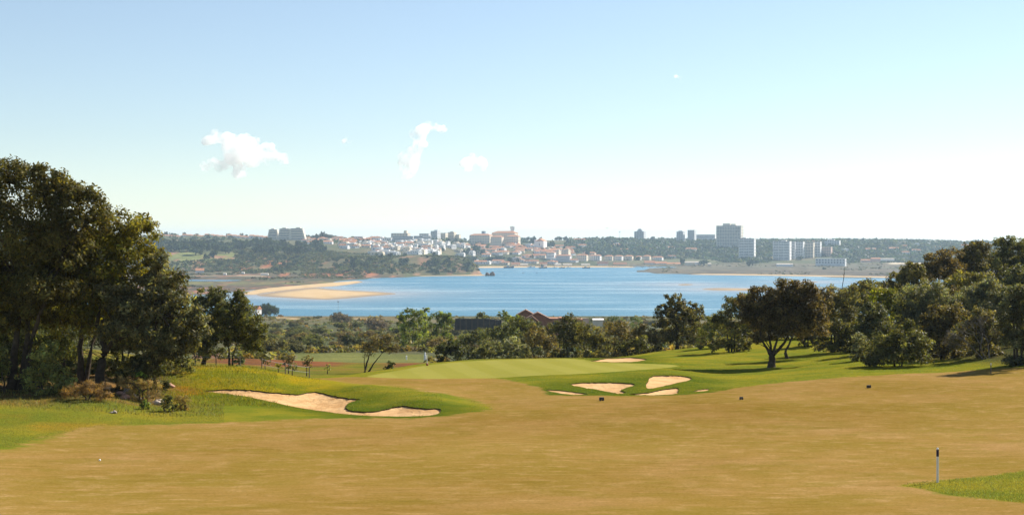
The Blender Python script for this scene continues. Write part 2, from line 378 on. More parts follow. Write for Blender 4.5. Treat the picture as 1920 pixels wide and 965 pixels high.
FAR = {
 -700: V(600, 600, 610, 620) + [(1450, -3), (1507, .8), (1700, 1.5), (2200, 3), (2330, 3.5), (2450, 20), (2600, 36), (2800, 44), (3200, 56), (3700, 66)] + END,
 300: V(650, 650, 645) + [(1450, -3), (1507, .8), (1700, 1.5), (2200, 3), (2330, 3.5), (2450, 20), (2600, 36), (2800, 44), (3200, 56), (3700, 66)] + END,
 360: V() + [(1450, -3), (1507, .8), (1700, 1.5), (2200, 3), (2330, 3.5), (2450, 20), (2600, 36), (2800, 44), (3200, 56), (3700, 66)] + END,
 440: V() + [(1540, -2), (1600, 1), (2150, 2.5), (2250, 4), (2400, 16), (2550, 27), (2800, 43), (3200, 53), (3700, 64)] + END,
 500: V() + [(1580, -3), (1700, .6), (2150, 2), (2210, 3), (2350, 9), (2550, 28), (2800, 42), (3200, 50), (3700, 60)] + END,
 600: V() + [(1650, -3), (1850, .5), (2150, 2), (2220, 3), (2330, 12), (2520, 28), (2800, 38), (3200, 48), (3700, 58)] + END,
 680: V() + [(1950, -3), (2040, -.5), (2080, .6), (2140, 1.5), (2200, 9), (2300, 18), (2450, 27.5), (2700, 29), (2900, 38), (3200, 47), (3700, 56)] + END,
 720: V() + [(2100, -3), (2150, .3), (2200, 8), (2300, 18), (2450, 27.5), (2700, 29), (2900, 36), (3200, 47), (3700, 56)] + END,
 800: V() + [(2200, -3), (2250, .3), (2285, 8), (2350, 19), (2430, 29.5), (2550, 28), (2800, 31), (3000, 39), (3200, 48), (3700, 55)] + END,
 865: V() + [(2230, -3), (2290, .3), (2315, 10), (2370, 22), (2420, 28), (2500, 20), (2600, 8), (2800, 6), (2950, 6), (3030, 13), (3150, 27), (3400, 46), (3700, 54)] + END,
 893: V() + [(2260, -3), (2310, .3), (2330, 8), (2370, 14), (2410, 9), (2460, -2), (2900, -3), (2980, .5), (3030, 6), (3150, 20), (3350, 38), (3700, 53)] + END,
 906: V() + [(2300, -4), (2940, -3), (2990, .5), (3030, 6), (3150, 20), (3350, 38), (3700, 54)] + END,
 1185: V() + [(2300, -4), (2950, -3), (2995, .5), (3040, 5), (3150, 14), (3350, 30), (3700, 50), (4000, 55)] + END,
 1192: V() + [(2490, -2), (2520, .25), (2620, .4), (2670, -1), (2950, -2), (2995, .5), (3040, 5), (3150, 14), (3350, 29), (3700, 48), (4000, 55)] + END,
 1250: V() + [(2360, -2), (2395, .4), (2600, 1), (2860, 1), (2900, -.8), (2965, -1), (3000, 1), (3060, 5), (3200, 12), (3450, 30), (3800, 46), (4200, 54)] + END,
 1300: V() + [(2310, -2), (2350, .4), (2500, 1), (2900, 1.5), (3000, 3.5), (3220, 12), (3470, 30), (3800, 46), (4200, 53)] + END,
 1350: V() + [(2270, -2), (2325, .4), (2400, 1), (3000, 3), (3250, 12), (3500, 30), (3800, 45), (4200, 52)] + END,
 1650: V() + [(2100, -2), (2150, .4), (2250, 1), (2900, 2), (3200, 8), (3400, 24), (3700, 46), (4200, 51)] + END,
 1850: V(540, 545, 570, 600) + [(2100, -2), (2150, .4), (2250, 1), (2900, 2), (3200, 8), (3400, 22), (3700, 42), (4200, 45)] + END,
 2400: V(500, 500, 520, 560) + [(2100, -2), (2150, .4), (2250, 1), (2900, 2), (3200, 8), (3400, 22), (3700, 42), (4200, 45)] + END,
}
TPX = np.arange(-1000, 2925, 5.0)
DN = np.concatenate([[4, 6, 8, 10, 13, 16, 20, 24, 28], np.arange(30, 60, 0.6), np.arange(60, 116, 0.4), np.arange(116, 151, 1.0)])
DF = np.concatenate([[180.0], 180 * 1.008 ** np.arange(1, 440)]); DF = np.concatenate([DF[DF < 5200], [5200, 7000, 10000, 14000]])
def table(cols, D):
    ks = sorted(cols)
    A = np.array([pchip([p[0] for p in cols[k]], [p[1] for p in cols[k]], D) for k in ks])
    return np.array([pchip(ks, A[:, r], TPX) for r in range(len(D))])
TD = np.concatenate([DN, DF])
TZ = np.vstack([table(NEAR, DN), table(FAR, DF)])
_X = (TPX[None, :] - CX) / F * TD[:, None]; _Y = np.repeat(TD[:, None], len(TPX), 1)
TZ = TZ + np.where(TD[:, None] < 165, 0.10 * (fbm(_X / 9, _Y / 9, 3, 2) - .5) * sstep(25, 45, TD)[:, None], 0)
TZ = TZ + np.where((TD[:, None] > 165) & (TD[:, None] < 1080), 1.2 * (fbm(_X / 25, _Y / 25, 5, 3) - .5), 0)
TZ = TZ + np.where(TD[:, None] > 1400, 6.0 * (fbm(_X / 90, _Y / 90, 9, 4) - .5) * sstep(2.5, 9, TZ), 0)

def zt(px, d):
    px = np.asarray(px, float); d = np.asarray(d, float)
    i = np.clip(np.searchsorted(TD, d, 'right') - 1, 0, len(TD) - 2); t = np.clip((d - TD[i]) / (TD[i + 1] - TD[i]), 0, 1)
    u = np.clip((px - TPX[0]) / 5.0, 0, len(TPX) - 1.001); j = u.astype(int); s = u - j
    return (TZ[i, j] * (1 - s) + TZ[i, j + 1] * s) * (1 - t) + (TZ[i + 1, j] * (1 - s) + TZ[i + 1, j + 1] * s) * t
SCAN = np.unique(np.concatenate([np.arange(26, 180, 0.1), 180 * 1.001 ** np.arange(0, 3400)]))
def hit(px, py, dmin=26, dmax=14000):
    """distance at which the ground is seen at that photo pixel"""
    D = SCAN[(SCAN >= dmin) & (SCAN <= dmax)]
    r = HY + (HC - zt(np.full(len(D), px), D)) * F / D
    k = np.nonzero(r <= py)[0]
    return float(D[k[0]]) if len(k) else float(dmax)
def gp(px, d, dz=0.0): return Vector(((px - CX) / F * d, d, float(zt(px, d)) + dz))
def at(px, py, d): return Vector(((px - CX) / F * d, d, HC - d * (py - HY) / F))
def px_of(x, d): return CX + x * F / d

def smooth_poly(pts, per=6):
    """closed Catmull-Rom through the points"""
    n = len(pts); out = []
    for i in range(n):
        p0, p1, p2, p3 = (np.array(pts[(i + k) % n], float) for k in (-1, 0, 1, 2))
        for s in range(per):
            t = s / per
            out.append(0.5 * ((2 * p1) + (-p0 + p2) * t + (2 * p0 - 5 * p1 + 4 * p2 - p3) * t * t + (-p0 + 3 * p1 - 3 * p2 + p3) * t ** 3))
    return np.array(out)
def inside(P, poly):
    x, y = P[:, 0], P[:, 1]; r = np.zeros(len(P), bool); n = len(poly)
    for i in range(n):
        x1, y1 = poly[i]; x2, y2 = poly[(i + 1) % n]
        if y1 == y2: continue
        c = ((y1 > y) != (y2 > y)) & (x < (x2 - x1) * (y - y1) / (y2 - y1) + x1); r ^= c
    return r
def sdist(P, poly):
    d = np.full(len(P), 1e9); n = len(poly)
    for i in range(n):
        a, b = poly[i], poly[(i + 1) % n]; ab = b - a; L = max(ab @ ab, 1e-12)
        t = np.clip(((P - a) @ ab) / L, 0, 1); q = P - (a + t[:, None] * ab)
        d = np.minimum(d, np.einsum('ij,ij->i', q, q))
    return np.sqrt(d) * np.where(inside(P, poly), 1, -1)
def world_poly(pd): return np.stack([(pd[:, 0] - CX) / F * pd[:, 1], pd[:, 1]], 1)

# ------------------------------------------------------------------ golf course: rough, fairway, green and bunkers share one triangulation
def zone(pts, per=5, jit=0.0):
    """photo outline -> (column, distance); a third value fixes the distance"""
    q = []
    for p in pts:
        q.append((p[0], p[2] if len(p) > 2 else hit(p[0], p[1])))
    s = smooth_poly([(a, math.log(b) * F) for a, b in q], per)
    s[:, 1] = np.exp(s[:, 1] / F)
    if jit:
        s[:, 0] += (vnoise(np.arange(len(s)) * .9, np.zeros(len(s)), 4) - .5) * jit
        s[:, 1] *= 1 + (vnoise(np.arange(len(s)) * .8, np.ones(len(s)), 8) - .5) * jit * 0.0012
    return s
BUNK = [
 [(384, 733), (430, 729.5), (475, 731), (520, 736), (560, 738.5), (592, 734), (622, 741), (655, 746.5), (676, 748.5), (660, 753), (651, 758), (650, 765), (662, 770), (690, 771.5), (715, 768.5), (738, 763), (757, 761), (790, 765), (826, 767), (815, 777), (770, 780), (700, 779.5), (650, 776), (600, 770), (540, 760), (480, 747), (420, 737.5)],
 [(1070, 720), (1100, 716.5), (1150, 716.5), (1184, 718.5), (1188, 723), (1165, 730), (1173, 735.5), (1160, 737.5), (1130, 732), (1092, 726)],
 [(1024, 731), (1060, 732.5), (1102, 738), (1065, 739)],
 [(1221, 706), (1250, 703.5), (1280, 704.5), (1296, 708), (1288, 714), (1250, 722), (1214, 727.5)],
 [(1180, 739), (1212, 735.5), (1240, 730), (1268, 727), (1273, 731), (1266, 738), (1222, 740.5)],
 [(1300, 733.5), (1312, 730), (1329, 728.5), (1325, 732.5)],
 [(1108, 676.5), (1130, 672.5), (1165, 670.5), (1200, 671), (1213, 674), (1190, 677.5), (1150, 678.5)],
]
Z_BUNK = [zone(b, 8, 3.2) for b in BUNK]
Z_GREEN = zone([(690, 706.5), (718, 699), (760, 691, 98), (800, 684, 101.5), (850, 678, 104), (900, 674, 106), (960, 672, 107), (1050, 672, 107), (1095, 674, 105.5), (1130, 679), (1200, 681), (1272, 685.5), (1200, 693), (1130, 698), (1050, 702), (960, 706.5), (880, 709), (780, 709.5)], 5)
Z_FAIR = zone([(-700, 0, 38), (-250, 880), (0, 843), (60, 826), (150, 806), (230, 797), (330, 795), (450, 791), (600, 784), (750, 783), (830, 780), (880, 774), (925, 766),
    (905, 0, 69.5), (850, 0, 72.0), (800, 0, 74.0), (700, 0, 78.0), (640, 0, 80.5), (600, 0, 83.5), (570, 0, 88.0), (620, 0, 91), (690, 706.5), (780, 709.3), (880, 709), (935, 709.5), (975, 717), (1015, 727), (1030, 738.5), (1070, 741), (1110, 741), (1180, 742), (1290, 738.5), (1335, 735), (1390, 726), (1480, 715), (1600, 706), (1700, 700), (1790, 697), (1850, 691), (1930, 688), (2150, 0, 80), (2700, 0, 70), (2800, 0, 5), (960, 0, 4.2), (-800, 0, 5)], 4)
Z_PATCH = zone([(1692, 908), (1760, 900), (1850, 893), (1925, 881), (2080, 862), (2300, 855), (2300, 950), (2080, 958), (1920, 943), (1800, 930), (1720, 915)], 4)

def uv(pd): return [Vector((a, math.log(b) * F)) for a, b in pd]
urow = np.concatenate([np.arange(-1000, -200, 40.0), np.arange(-200, 2121, 9.0), np.arange(2140, 2921, 40.0)])
drow = np.concatenate([[4, 7, 11, 16, 21, 26], 30 * 1.011 ** np.arange(0, 147)]); drow = np.concatenate([drow[drow < 149.2], [150.0]])
U, DD = np.meshgrid(urow, drow)
jx = (RNG.random(U.shape) - .5) * 4; jd = 1 + (RNG.random(U.shape) - .5) * .006
jx[0] = jx[-1] = 0; jx[:, 0] = jx[:, -1] = 0; jd[0] = jd[-1] = 1
U2, D2 = U + jx, DD * jd
pts = [Vector((a, math.log(b) * F)) for a, b in zip(U2.ravel(), D2.ravel())]
edges, base_n = [], len(pts)
for zn in Z_BUNK + [Z_GREEN, Z_FAIR, Z_PATCH]:
    b = len(pts); v = uv(zn); pts += v
    edges += [(b + i, b + (i + 1) % len(v)) for i in range(len(v))]
R = geometry.delaunay_2d_cdt(pts, edges, [], 0, 1e-4, False)
GV = np.array([(p.x, math.exp(p.y / F)) for p in R[0]]); GF = np.array([f for f in R[2] if len(f) == 3])
GC = GV[GF].mean(1)
code = np.zeros(len(GF), int)                      # 0 rough 1 fairway 2 green 3.. bunkers
code[inside(GC, Z_FAIR) & ~inside(GC, Z_PATCH)] = 1
code[inside(GC, Z_GREEN)] = 2
for i, zb in enumerate(Z_BUNK): code[inside(GC, zb)] = 3 + i
GP = np.stack([(GV[:, 0] - CX) / F * GV[:, 1], GV[:, 1], zt(GV[:, 0], GV[:, 1])], 1)
XY = GP[:, :2]
sd_f = np.minimum(sdist(XY, world_poly(Z_FAIR)), -sdist(XY, world_poly(Z_PATCH)))
sd_g = sdist(XY, world_poly(Z_GREEN))
fair_a = np.clip(.5 + sd_f / 3.2, 0, 1); green_a = np.clip(.5 + sd_g / 0.9, 0, 1)
# crisp collar on the right, diffuse edge on the left
crisp = sstep(880, 960, GV[:, 0]); fair_a = fair_a * (1 - crisp) + np.clip(.5 + sd_f / 1.5, 0, 1) * crisp
gpy = HY + (HC - GP[:, 2]) * F / GV[:, 1]
def blend(c, m, col): return c * (1 - m[:, None]) + np.array(col)[None, :] * m[:, None]
px, d_, n1, n2 = GV[:, 0], GV[:, 1], fbm(XY[:, 0] / 3, XY[:, 1] / 3, 21), fbm(XY[:, 0] / 1.2, XY[:, 1] / 1.2, 31)
cov = np.tile(np.array([[0.170, 0.168, 0.018]]), (len(GV), 1))
cov = blend(cov, sstep(.45, .65, n1) * .5, (0.185, 0.178, 0.016))
bd = np.max(np.stack([sdist(XY, world_poly(zb)) for zb in Z_BUNK]), 0)
cov = blend(cov, (1 - sstep(0.6, 3.2, -bd)) * .8, (0.072, 0.095, 0.009))  # dark green collar round bunkers; shade of steep faces put into the colour
cov = blend(cov, np.exp(-np.clip(-sd_g, 0, None) / 2.2) * (sd_g < 0) * .6 * sstep(920, 1000, px), (0.085, 0.110, 0.010))
mound = sstep(300, 340, px) * (1 - sstep(560, 700, px)) * sstep(71, 74, d_) * (1 - sstep(90, 100, d_))
cov = blend(cov, mound * (0.35 + 0.65 * sstep(.35, .55, n2)), (0.225, 0.185, 0.010))
cov = blend(cov, mound * (1 - sstep(360, 470, px)) * sstep(.42, .6, n1), (0.25, 0.115, 0.012))
lf = (1 - sstep(250, 330, px)) * sstep(55, 62, d_)
cov = blend(cov, (1 - sstep(100, 420, px)) * sstep(52, 60, d_) * sstep(.48, .66, n1) * .75, (0.21, 0.135, 0.018))
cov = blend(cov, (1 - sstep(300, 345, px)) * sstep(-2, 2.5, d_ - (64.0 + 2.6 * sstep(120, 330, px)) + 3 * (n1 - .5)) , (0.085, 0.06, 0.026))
cov = blend(cov, (1 - sstep(330, 390, px)) * sstep(62, 65, d_) * sstep(.52, .62, n2) * .7, (0.20, 0.11, 0.035))
beyond = sstep(104, 112, d_) * (1 - sstep(1040, 1110, px)) + sstep(88, 94, d_) * (1 - sstep(560, 620, px))
beyond = np.clip(beyond, 0, 1)
cov = blend(cov, beyond, (0.125, 0.125, 0.020))
cov = blend(cov, beyond * sstep(.46, .6, n1) * .7, (0.165, 0.115, 0.03))
soil = np.exp(-((px - 575) / 75) ** 2 - ((gpy - 681) / 7) ** 2) + np.exp(-((px - 470) / 90) ** 2 - ((gpy - 676) / 8) ** 2) + .8 * np.exp(-((px - 770) / 60) ** 2 - ((gpy - 684) / 6) ** 2)
cov = blend(cov, beyond * np.clip(sstep(.25, .6, soil + .5 * (n2 - .5)), 0, 1), (0.165, 0.072, 0.034))
rt = sstep(1300, 1500, px) * sstep(100, 120, d_)
cov = blend(cov, rt * sstep(.45, .65, n1) * .6, (0.175, 0.165, 0.015))
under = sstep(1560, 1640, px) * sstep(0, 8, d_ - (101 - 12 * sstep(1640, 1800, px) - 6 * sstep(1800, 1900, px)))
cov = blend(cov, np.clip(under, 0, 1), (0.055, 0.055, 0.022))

def submesh(name, fidx, zoff=None, mats=(TURF,), extra=None):
    f = GF[fidx]; u, inv = np.unique(f.ravel(), return_inverse=True)
    v = GP[u].copy()
    if zoff is not None: v[:, 2] += zoff[u]
    fv = inv.reshape(-1, 3); mi = np.zeros(len(fv), int)
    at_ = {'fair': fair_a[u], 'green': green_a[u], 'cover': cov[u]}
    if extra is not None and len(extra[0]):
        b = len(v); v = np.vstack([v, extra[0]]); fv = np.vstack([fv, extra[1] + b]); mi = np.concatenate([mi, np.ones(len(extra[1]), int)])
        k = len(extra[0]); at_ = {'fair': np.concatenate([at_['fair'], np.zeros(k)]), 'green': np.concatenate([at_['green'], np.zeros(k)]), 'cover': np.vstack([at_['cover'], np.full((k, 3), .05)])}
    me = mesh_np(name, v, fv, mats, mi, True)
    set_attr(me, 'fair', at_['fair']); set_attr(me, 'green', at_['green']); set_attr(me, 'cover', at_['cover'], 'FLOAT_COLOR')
    return link(name, me)

LIP = 0.055
lv, lfc = [], []
BLAB = ['wide pale sand bunker with a grass tongue under the left mound', 'sand bunker with a ragged right end below the putting green', 'thin sliver of bunker sand left of the ragged bunker',
        'steep wedge shaped sand bunker at the shadow tip of the lone oak', 'low curved sand bunker in front of the steep wedge shaped one', 'small sliver of sand right of the low curved bunker', 'shaded sand bunker behind the right end of the putting green']
for i, zb in enumerate(Z_BUNK):
    fi = np.nonzero(code == 3 + i)[0]
    w = sdist(XY, world_poly(zb))
    ub = np.unique(GF[fi].ravel()); wb = np.clip(w[ub], 0, 3)
    zo = np.zeros(len(GV)); k = 0.6 if i in (2, 5) else 1.0
    zo[ub] = -k * (LIP + 0.16 * (1 - np.exp(-wb / .7))) + 0.05 * (vnoise(XY[ub, 0] * 1.7, XY[ub, 1] * 1.7, 6) - .5) * (wb > .1)
    o = submesh('sand_bunker', fi, zo, (SAND,)); tag(o, BLAB[i], 'bunker', kind='structure')
    cnt = {}
    for f in GF[fi]:
        for a, b in ((f[0], f[1]), (f[1], f[2]), (f[2], f[0])): cnt[(a, b)] = 1
    for (a, b) in list(cnt):
        if (b, a) in cnt: continue
        A, B = GP[a], GP[b]; s = len(lv)
        lv += [A + (0, 0, .004), B + (0, 0, .004), B - (0, 0, LIP * k + .04), A - (0, 0, LIP * k + .04)]
        lfc += [(s, s + 1, s + 2), (s, s + 2, s + 3)]
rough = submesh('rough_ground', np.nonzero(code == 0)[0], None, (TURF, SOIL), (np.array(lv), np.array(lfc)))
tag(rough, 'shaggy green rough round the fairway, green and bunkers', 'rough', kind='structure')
tag(submesh('fairway', np.nonzero(code == 1)[0]), 'wide golden brown dormant fairway', 'fairway', kind='structure')
tag(submesh('putting_green', np.nonzero(code == 2)[0]), 'smooth pale yellow green putting green', 'putting green', kind='structure')

# ------------------------------------------------------------------ everything beyond: valley, headland, marsh, town hill
fd = np.concatenate([[150.0, 165, 180], 180 * 1.0095 ** np.arange(1, 380)]); fd = np.concatenate([fd[fd < 5200], [5200, 7000, 10000, 14000]])
U, DD = np.meshgrid(urow, fd); PXf, Df = U.ravel(), DD.ravel()
Zf = zt(PXf, Df); Xf = (PXf - CX) / F * Df; PYf = HY + (HC - Zf) * F / Df
nw = len(urow); idx = np.arange(len(PXf)).reshape(U.shape)
Q = np.stack([idx[:-1, :-1], idx[:-1, 1:], idx[1:, 1:], idx[1:, :-1]], -1).reshape(-1, 4)
Q = Q[Zf[Q].max(1) > -1.2]
a1, a2, a3 = fbm(Xf / 14, Df / 30, 41), fbm(Xf / 40, Df / 110, 51), fbm(Xf / 120, Df / 260, 61)
c = np.tile(np.array([[0.085, 0.078, 0.030]]), (len(PXf), 1))
c = blend(c, sstep(.42, .58, a1), (0.062, 0.072, 0.024))
c = blend(c, sstep(.55, .68, a2) * .8, (0.150, 0.115, 0.055))
P2 = np.stack([PXf, PYf + 5 * (a1 - .5)], 1)
def pix(poly, soft=2.0): return np.clip(.5 + sdist(P2, np.array(poly, float)) / soft, 0, 1)
near_v = (Df < 1100)
c = blend(c, near_v * pix([(545, 661), (640, 660), (800, 665), (800, 700), (560, 700)], 3), (0.130, 0.135, 0.030))
c = blend(c, near_v * pix([(360, 655), (500, 660), (545, 668), (500, 674), (360, 672)], 4) * sstep(.3, .5, a1), (0.170, 0.085, 0.045))
c = blend(c, near_v * pix([(470, 588), (760, 593), (760, 606), (470, 604)], 6) * (.4 + .6 * sstep(.4, .55, a2)), (0.140, 0.105, 0.042))
c = blend(c, near_v * pix([(490, 593), (560, 595), (560, 597.5), (490, 595)], 1.2), (0.42, 0.29, 0.15))
c = blend(c, near_v * pix([(660, 596), (700, 597), (700, 599), (660, 598)], 1.2), (0.42, 0.30, 0.17))
fa = Df > 1300
c[fa] = (0.078, 0.084, 0.032)
c = blend(c, fa * sstep(.45, .62, a2) * .8, (0.135, 0.105, 0.050))
lm = fa * (1 - sstep(3, 5, Zf)) * (PXf < 760)
c = blend(c, lm * 1.0, (0.100, 0.080, 0.046))
c = blend(c, lm * np.exp(-((PYf - 530.5) / 3) ** 2), (0.165, 0.155, 0.055))
c = blend(c, lm * np.exp(-((PYf - 523) / 2.5) ** 2) * (PXf > 430), (0.070, 0.078, 0.034))
c = blend(c, lm * sstep(.46, .6, a1) * .8, (0.070, 0.045, 0.038))
c = blend(c, lm * np.clip(1 - np.abs(PYf - 517) / 1.2, 0, 1) * sstep(.35, .5, a2) * (PXf < 500), (0.45, 0.36, 0.24))
c = blend(c, fa * pix([(310, 470), (355, 470), (375, 478), (440, 474), (450, 478), (420, 490), (385, 500), (330, 503)], 3), (0.175, 0.185, 0.055))
c = blend(c, fa * pix([(330, 500), (380, 497), (460, 490), (470, 512), (350, 520)], 5) * .7, (0.120, 0.110, 0.060))
for cx_, cy_, rx_, ry_ in ((452, 503, 22, 5), (512, 495, 22, 5), (531, 514, 9, 5), (581, 516, 12, 3), (612, 515, 12, 4), (640, 513, 10, 4), (656, 510, 5, 7), (689, 509, 12, 5), (697, 513, 10, 3), (684, 500, 4, 5), (862, 506, 10, 5), (893, 511, 9, 6), (838, 500, 6, 4), (806, 491, 8, 3)):
    g = np.exp(-((PXf - cx_) / rx_) ** 2 - ((PYf - cy_) / ry_) ** 2)
    c = blend(c, fa * (Df < 2600) * sstep(.35, .65, g * .75 + 1.1 * (a1 - .30)), (0.36, 0.125, 0.05) if cx_ < 800 else (0.27, 0.15, 0.09))
rm = fa * (1 - sstep(2.6, 6, Zf)) * (PXf > 1150)
c = blend(c, rm, (0.100, 0.074, 0.050))
c = blend(c, rm * sstep(2500, 2900, Df) * .8, (0.135, 0.128, 0.075))
c = blend(c, rm * sstep(.45, .6, a2) * .8, (0.150, 0.115, 0.066))
c = blend(c, rm * sstep(.5, .6, a1) * .8, (0.072, 0.058, 0.036))
c = blend(c, fa * pix([(1660, 492), (1690, 487), (1740, 485), (1740, 495), (1665, 495)], 2), (0.58, 0.47, 0.33))
c = blend(c, fa * pix([(1140, 488), (1360, 484), (1380, 490), (1240, 496)], 4) * .6, (0.150, 0.145, 0.070))
for nm, sel, lab in (('valley_ground', Df[Q].mean(1) < 1300, 'olive brown scrubland valley sloping to the lagoon'), ('hills', Df[Q].mean(1) >= 1300, 'wooded hills and marsh on the far side of the lagoon')):
    q = Q[sel]; u, inv = np.unique(q.ravel(), return_inverse=True)
    me = mesh_np(nm, np.stack([Xf[u], Df[u], Zf[u]], 1), inv.reshape(-1, 4), (LAND,), None, True)
    set_attr(me, 'cover', c[u], 'FLOAT_COLOR')
    tag(link(nm, me), lab, 'land', kind='structure')

q = smooth_poly([(340, 524.6), (400, 524.9), (452, 526), (430, 527.3), (380, 527), (340, 526.6)], 4)
dq = [hit(a, b, 1600) for a, b in q]; zq = max(float(zt(a, b)) for (a, _), b in zip(q, dq)) + .15
me = mesh_np('creek', [((a - CX) / F * b, b, zq) for (a, _), b in zip(q, dq)], [list(range(len(q)))], (WATER,)); set_attr(me, 'shallow', np.zeros(len(q)))
tag(link('creek', me), 'thin blue tidal creek across the left marsh', 'creek', kind='structure')
# ------------------------------------------------------------------ sand spits and banks, water
def lagd(py): return HC * F / (py - HY)
def beach(name, pts, top, label, per=5):
    q = smooth_poly([(a, b) for a, b in pts], per)
    dd = lagd(q[:, 1]); o = np.stack([(q[:, 0] - CX) / F * dd, dd], 1)
    n = len(o); cdt = [Vector(p) for p in o]; mn, mx = o.min(0), o.max(0)
    sx, sy = (mx - mn) / np.array([46, 22])
    gx, gy = np.meshgrid(np.arange(mn[0], mx[0], sx), np.arange(mn[1], mx[1], sy))
    G = np.stack([gx.ravel() + (RNG.random(gx.size) - .5) * sx * .4, gy.ravel() + (RNG.random(gx.size) - .5) * sy * .4], 1); G = G[inside(G, o)]
    cdt += [Vector(p) for p in G]
    r = geometry.delaunay_2d_cdt(cdt, [(i, (i + 1) % n) for i in range(n)], [], 1, 1e-4, False)
    P = np.array([(p.x, p.y) for p in r[0]]); w = np.clip(sdist(P, o), 0, None)
    z = -0.08 + top * (1 - np.exp(-w / (6 * top + 3 if top > .75 else 26))) + .12 * top * (fbm(P[:, 0] / 30, P[:, 1] / 30, 17) - .5)
    me = mesh_np(name, np.column_stack([P, z]), np.array([f for f in r[2] if len(f) == 3]), (BEACH,), None, True)
    return tag(link(name, me), label, 'beach', kind='structure'), o
BE = []
for a in (('sand_spit', [(455, 549), (490, 541), (540, 536.5), (600, 531.5), (650, 527.5), (672, 526.5), (681, 528.5), (665, 532), (630, 536.5), (590, 539), (540, 544), (500, 549), (480, 553), (458, 553)], 1.6, 'curving pale sand spit along the left marsh'),
          ('sand_bank', [(476, 553.5), (500, 548.5), (540, 543.2), (590, 538.6), (612, 540.5), (650, 543.6), (700, 546), (745, 549.5), (738, 552), (700, 555), (660, 559), (620, 561.5), (580, 561), (540, 558.5), (500, 556.5)], .7, 'broad low sandbank lying in the water off the spit'),
          ('sand_bank', [(1262, 533), (1285, 531.5), (1310, 533), (1295, 535), (1270, 535)], .35, 'small low sandbank near the right marsh'),
          ('sand_bank', [(1310, 542), (1340, 539.5), (1400, 540), (1440, 541), (1480, 543), (1400, 545), (1340, 544.5)], .5, 'long low sandbank left of the lone oak crown'),
          ('sand_bank', [(1490, 528.5), (1520, 527), (1545, 528), (1525, 530)], .3, 'thin sandbank above the right oak crowns'),
          ('beach', [(880, 501.5), (900, 499), (960, 498.5), (1040, 498.5), (1120, 498.7), (1185, 500), (1185, 501.5), (1120, 501.2), (1000, 501.4), (910, 502.2)], 1.2, 'narrow town beach at the foot of the white houses'),
          ('beach', [(1290, 514.5), (1350, 513.8), (1450, 515), (1560, 517), (1680, 519), (1760, 520), (1760, 522), (1660, 521), (1560, 519), (1450, 517), (1350, 515.8)], 1.4, 'long thin beach in front of the right marsh'),
          ('beach', [(680, 521), (720, 518.5), (780, 516.5), (840, 515.5), (900, 514.5), (912, 515.3), (900, 517), (840, 517.2), (760, 518.6), (700, 521.5)], .9, 'narrow beach at the foot of the headland')):
    BE.append(beach(*a)[1])
wd = np.concatenate([1000 * 1.006 ** np.arange(0, 200)]); wd = wd[wd < 3150]
wu = np.arange(-1000, 2921, 14.0); U, DD = np.meshgrid(wu, wd); Xw = ((U - CX) / F * DD).ravel(); Dw = DD.ravel()
PW = np.column_stack([Xw, Dw]); shal = np.zeros(len(PW))
for i, o in enumerate(BE[:5]):
    w = -sdist(PW, o); rad = (16, 55, 60, 60, 50)[i]
    shal = np.maximum(shal, np.exp(-np.clip(w, 0, None) / rad) * (.55 if i == 0 else .85))
idx = np.arange(len(Xw)).reshape(U.shape)
Q = np.stack([idx[:-1, :-1], idx[:-1, 1:], idx[1:, 1:], idx[1:, :-1]], -1).reshape(-1, 4)
me = mesh_np('water', np.column_stack([Xw, Dw, np.zeros(len(Xw))]), Q, (WATER,), None, True)
set_attr(me, 'shallow', shal)
tag(link('water', me), 'calm pale blue lagoon with lighter wind streaks', 'water', kind='structure')

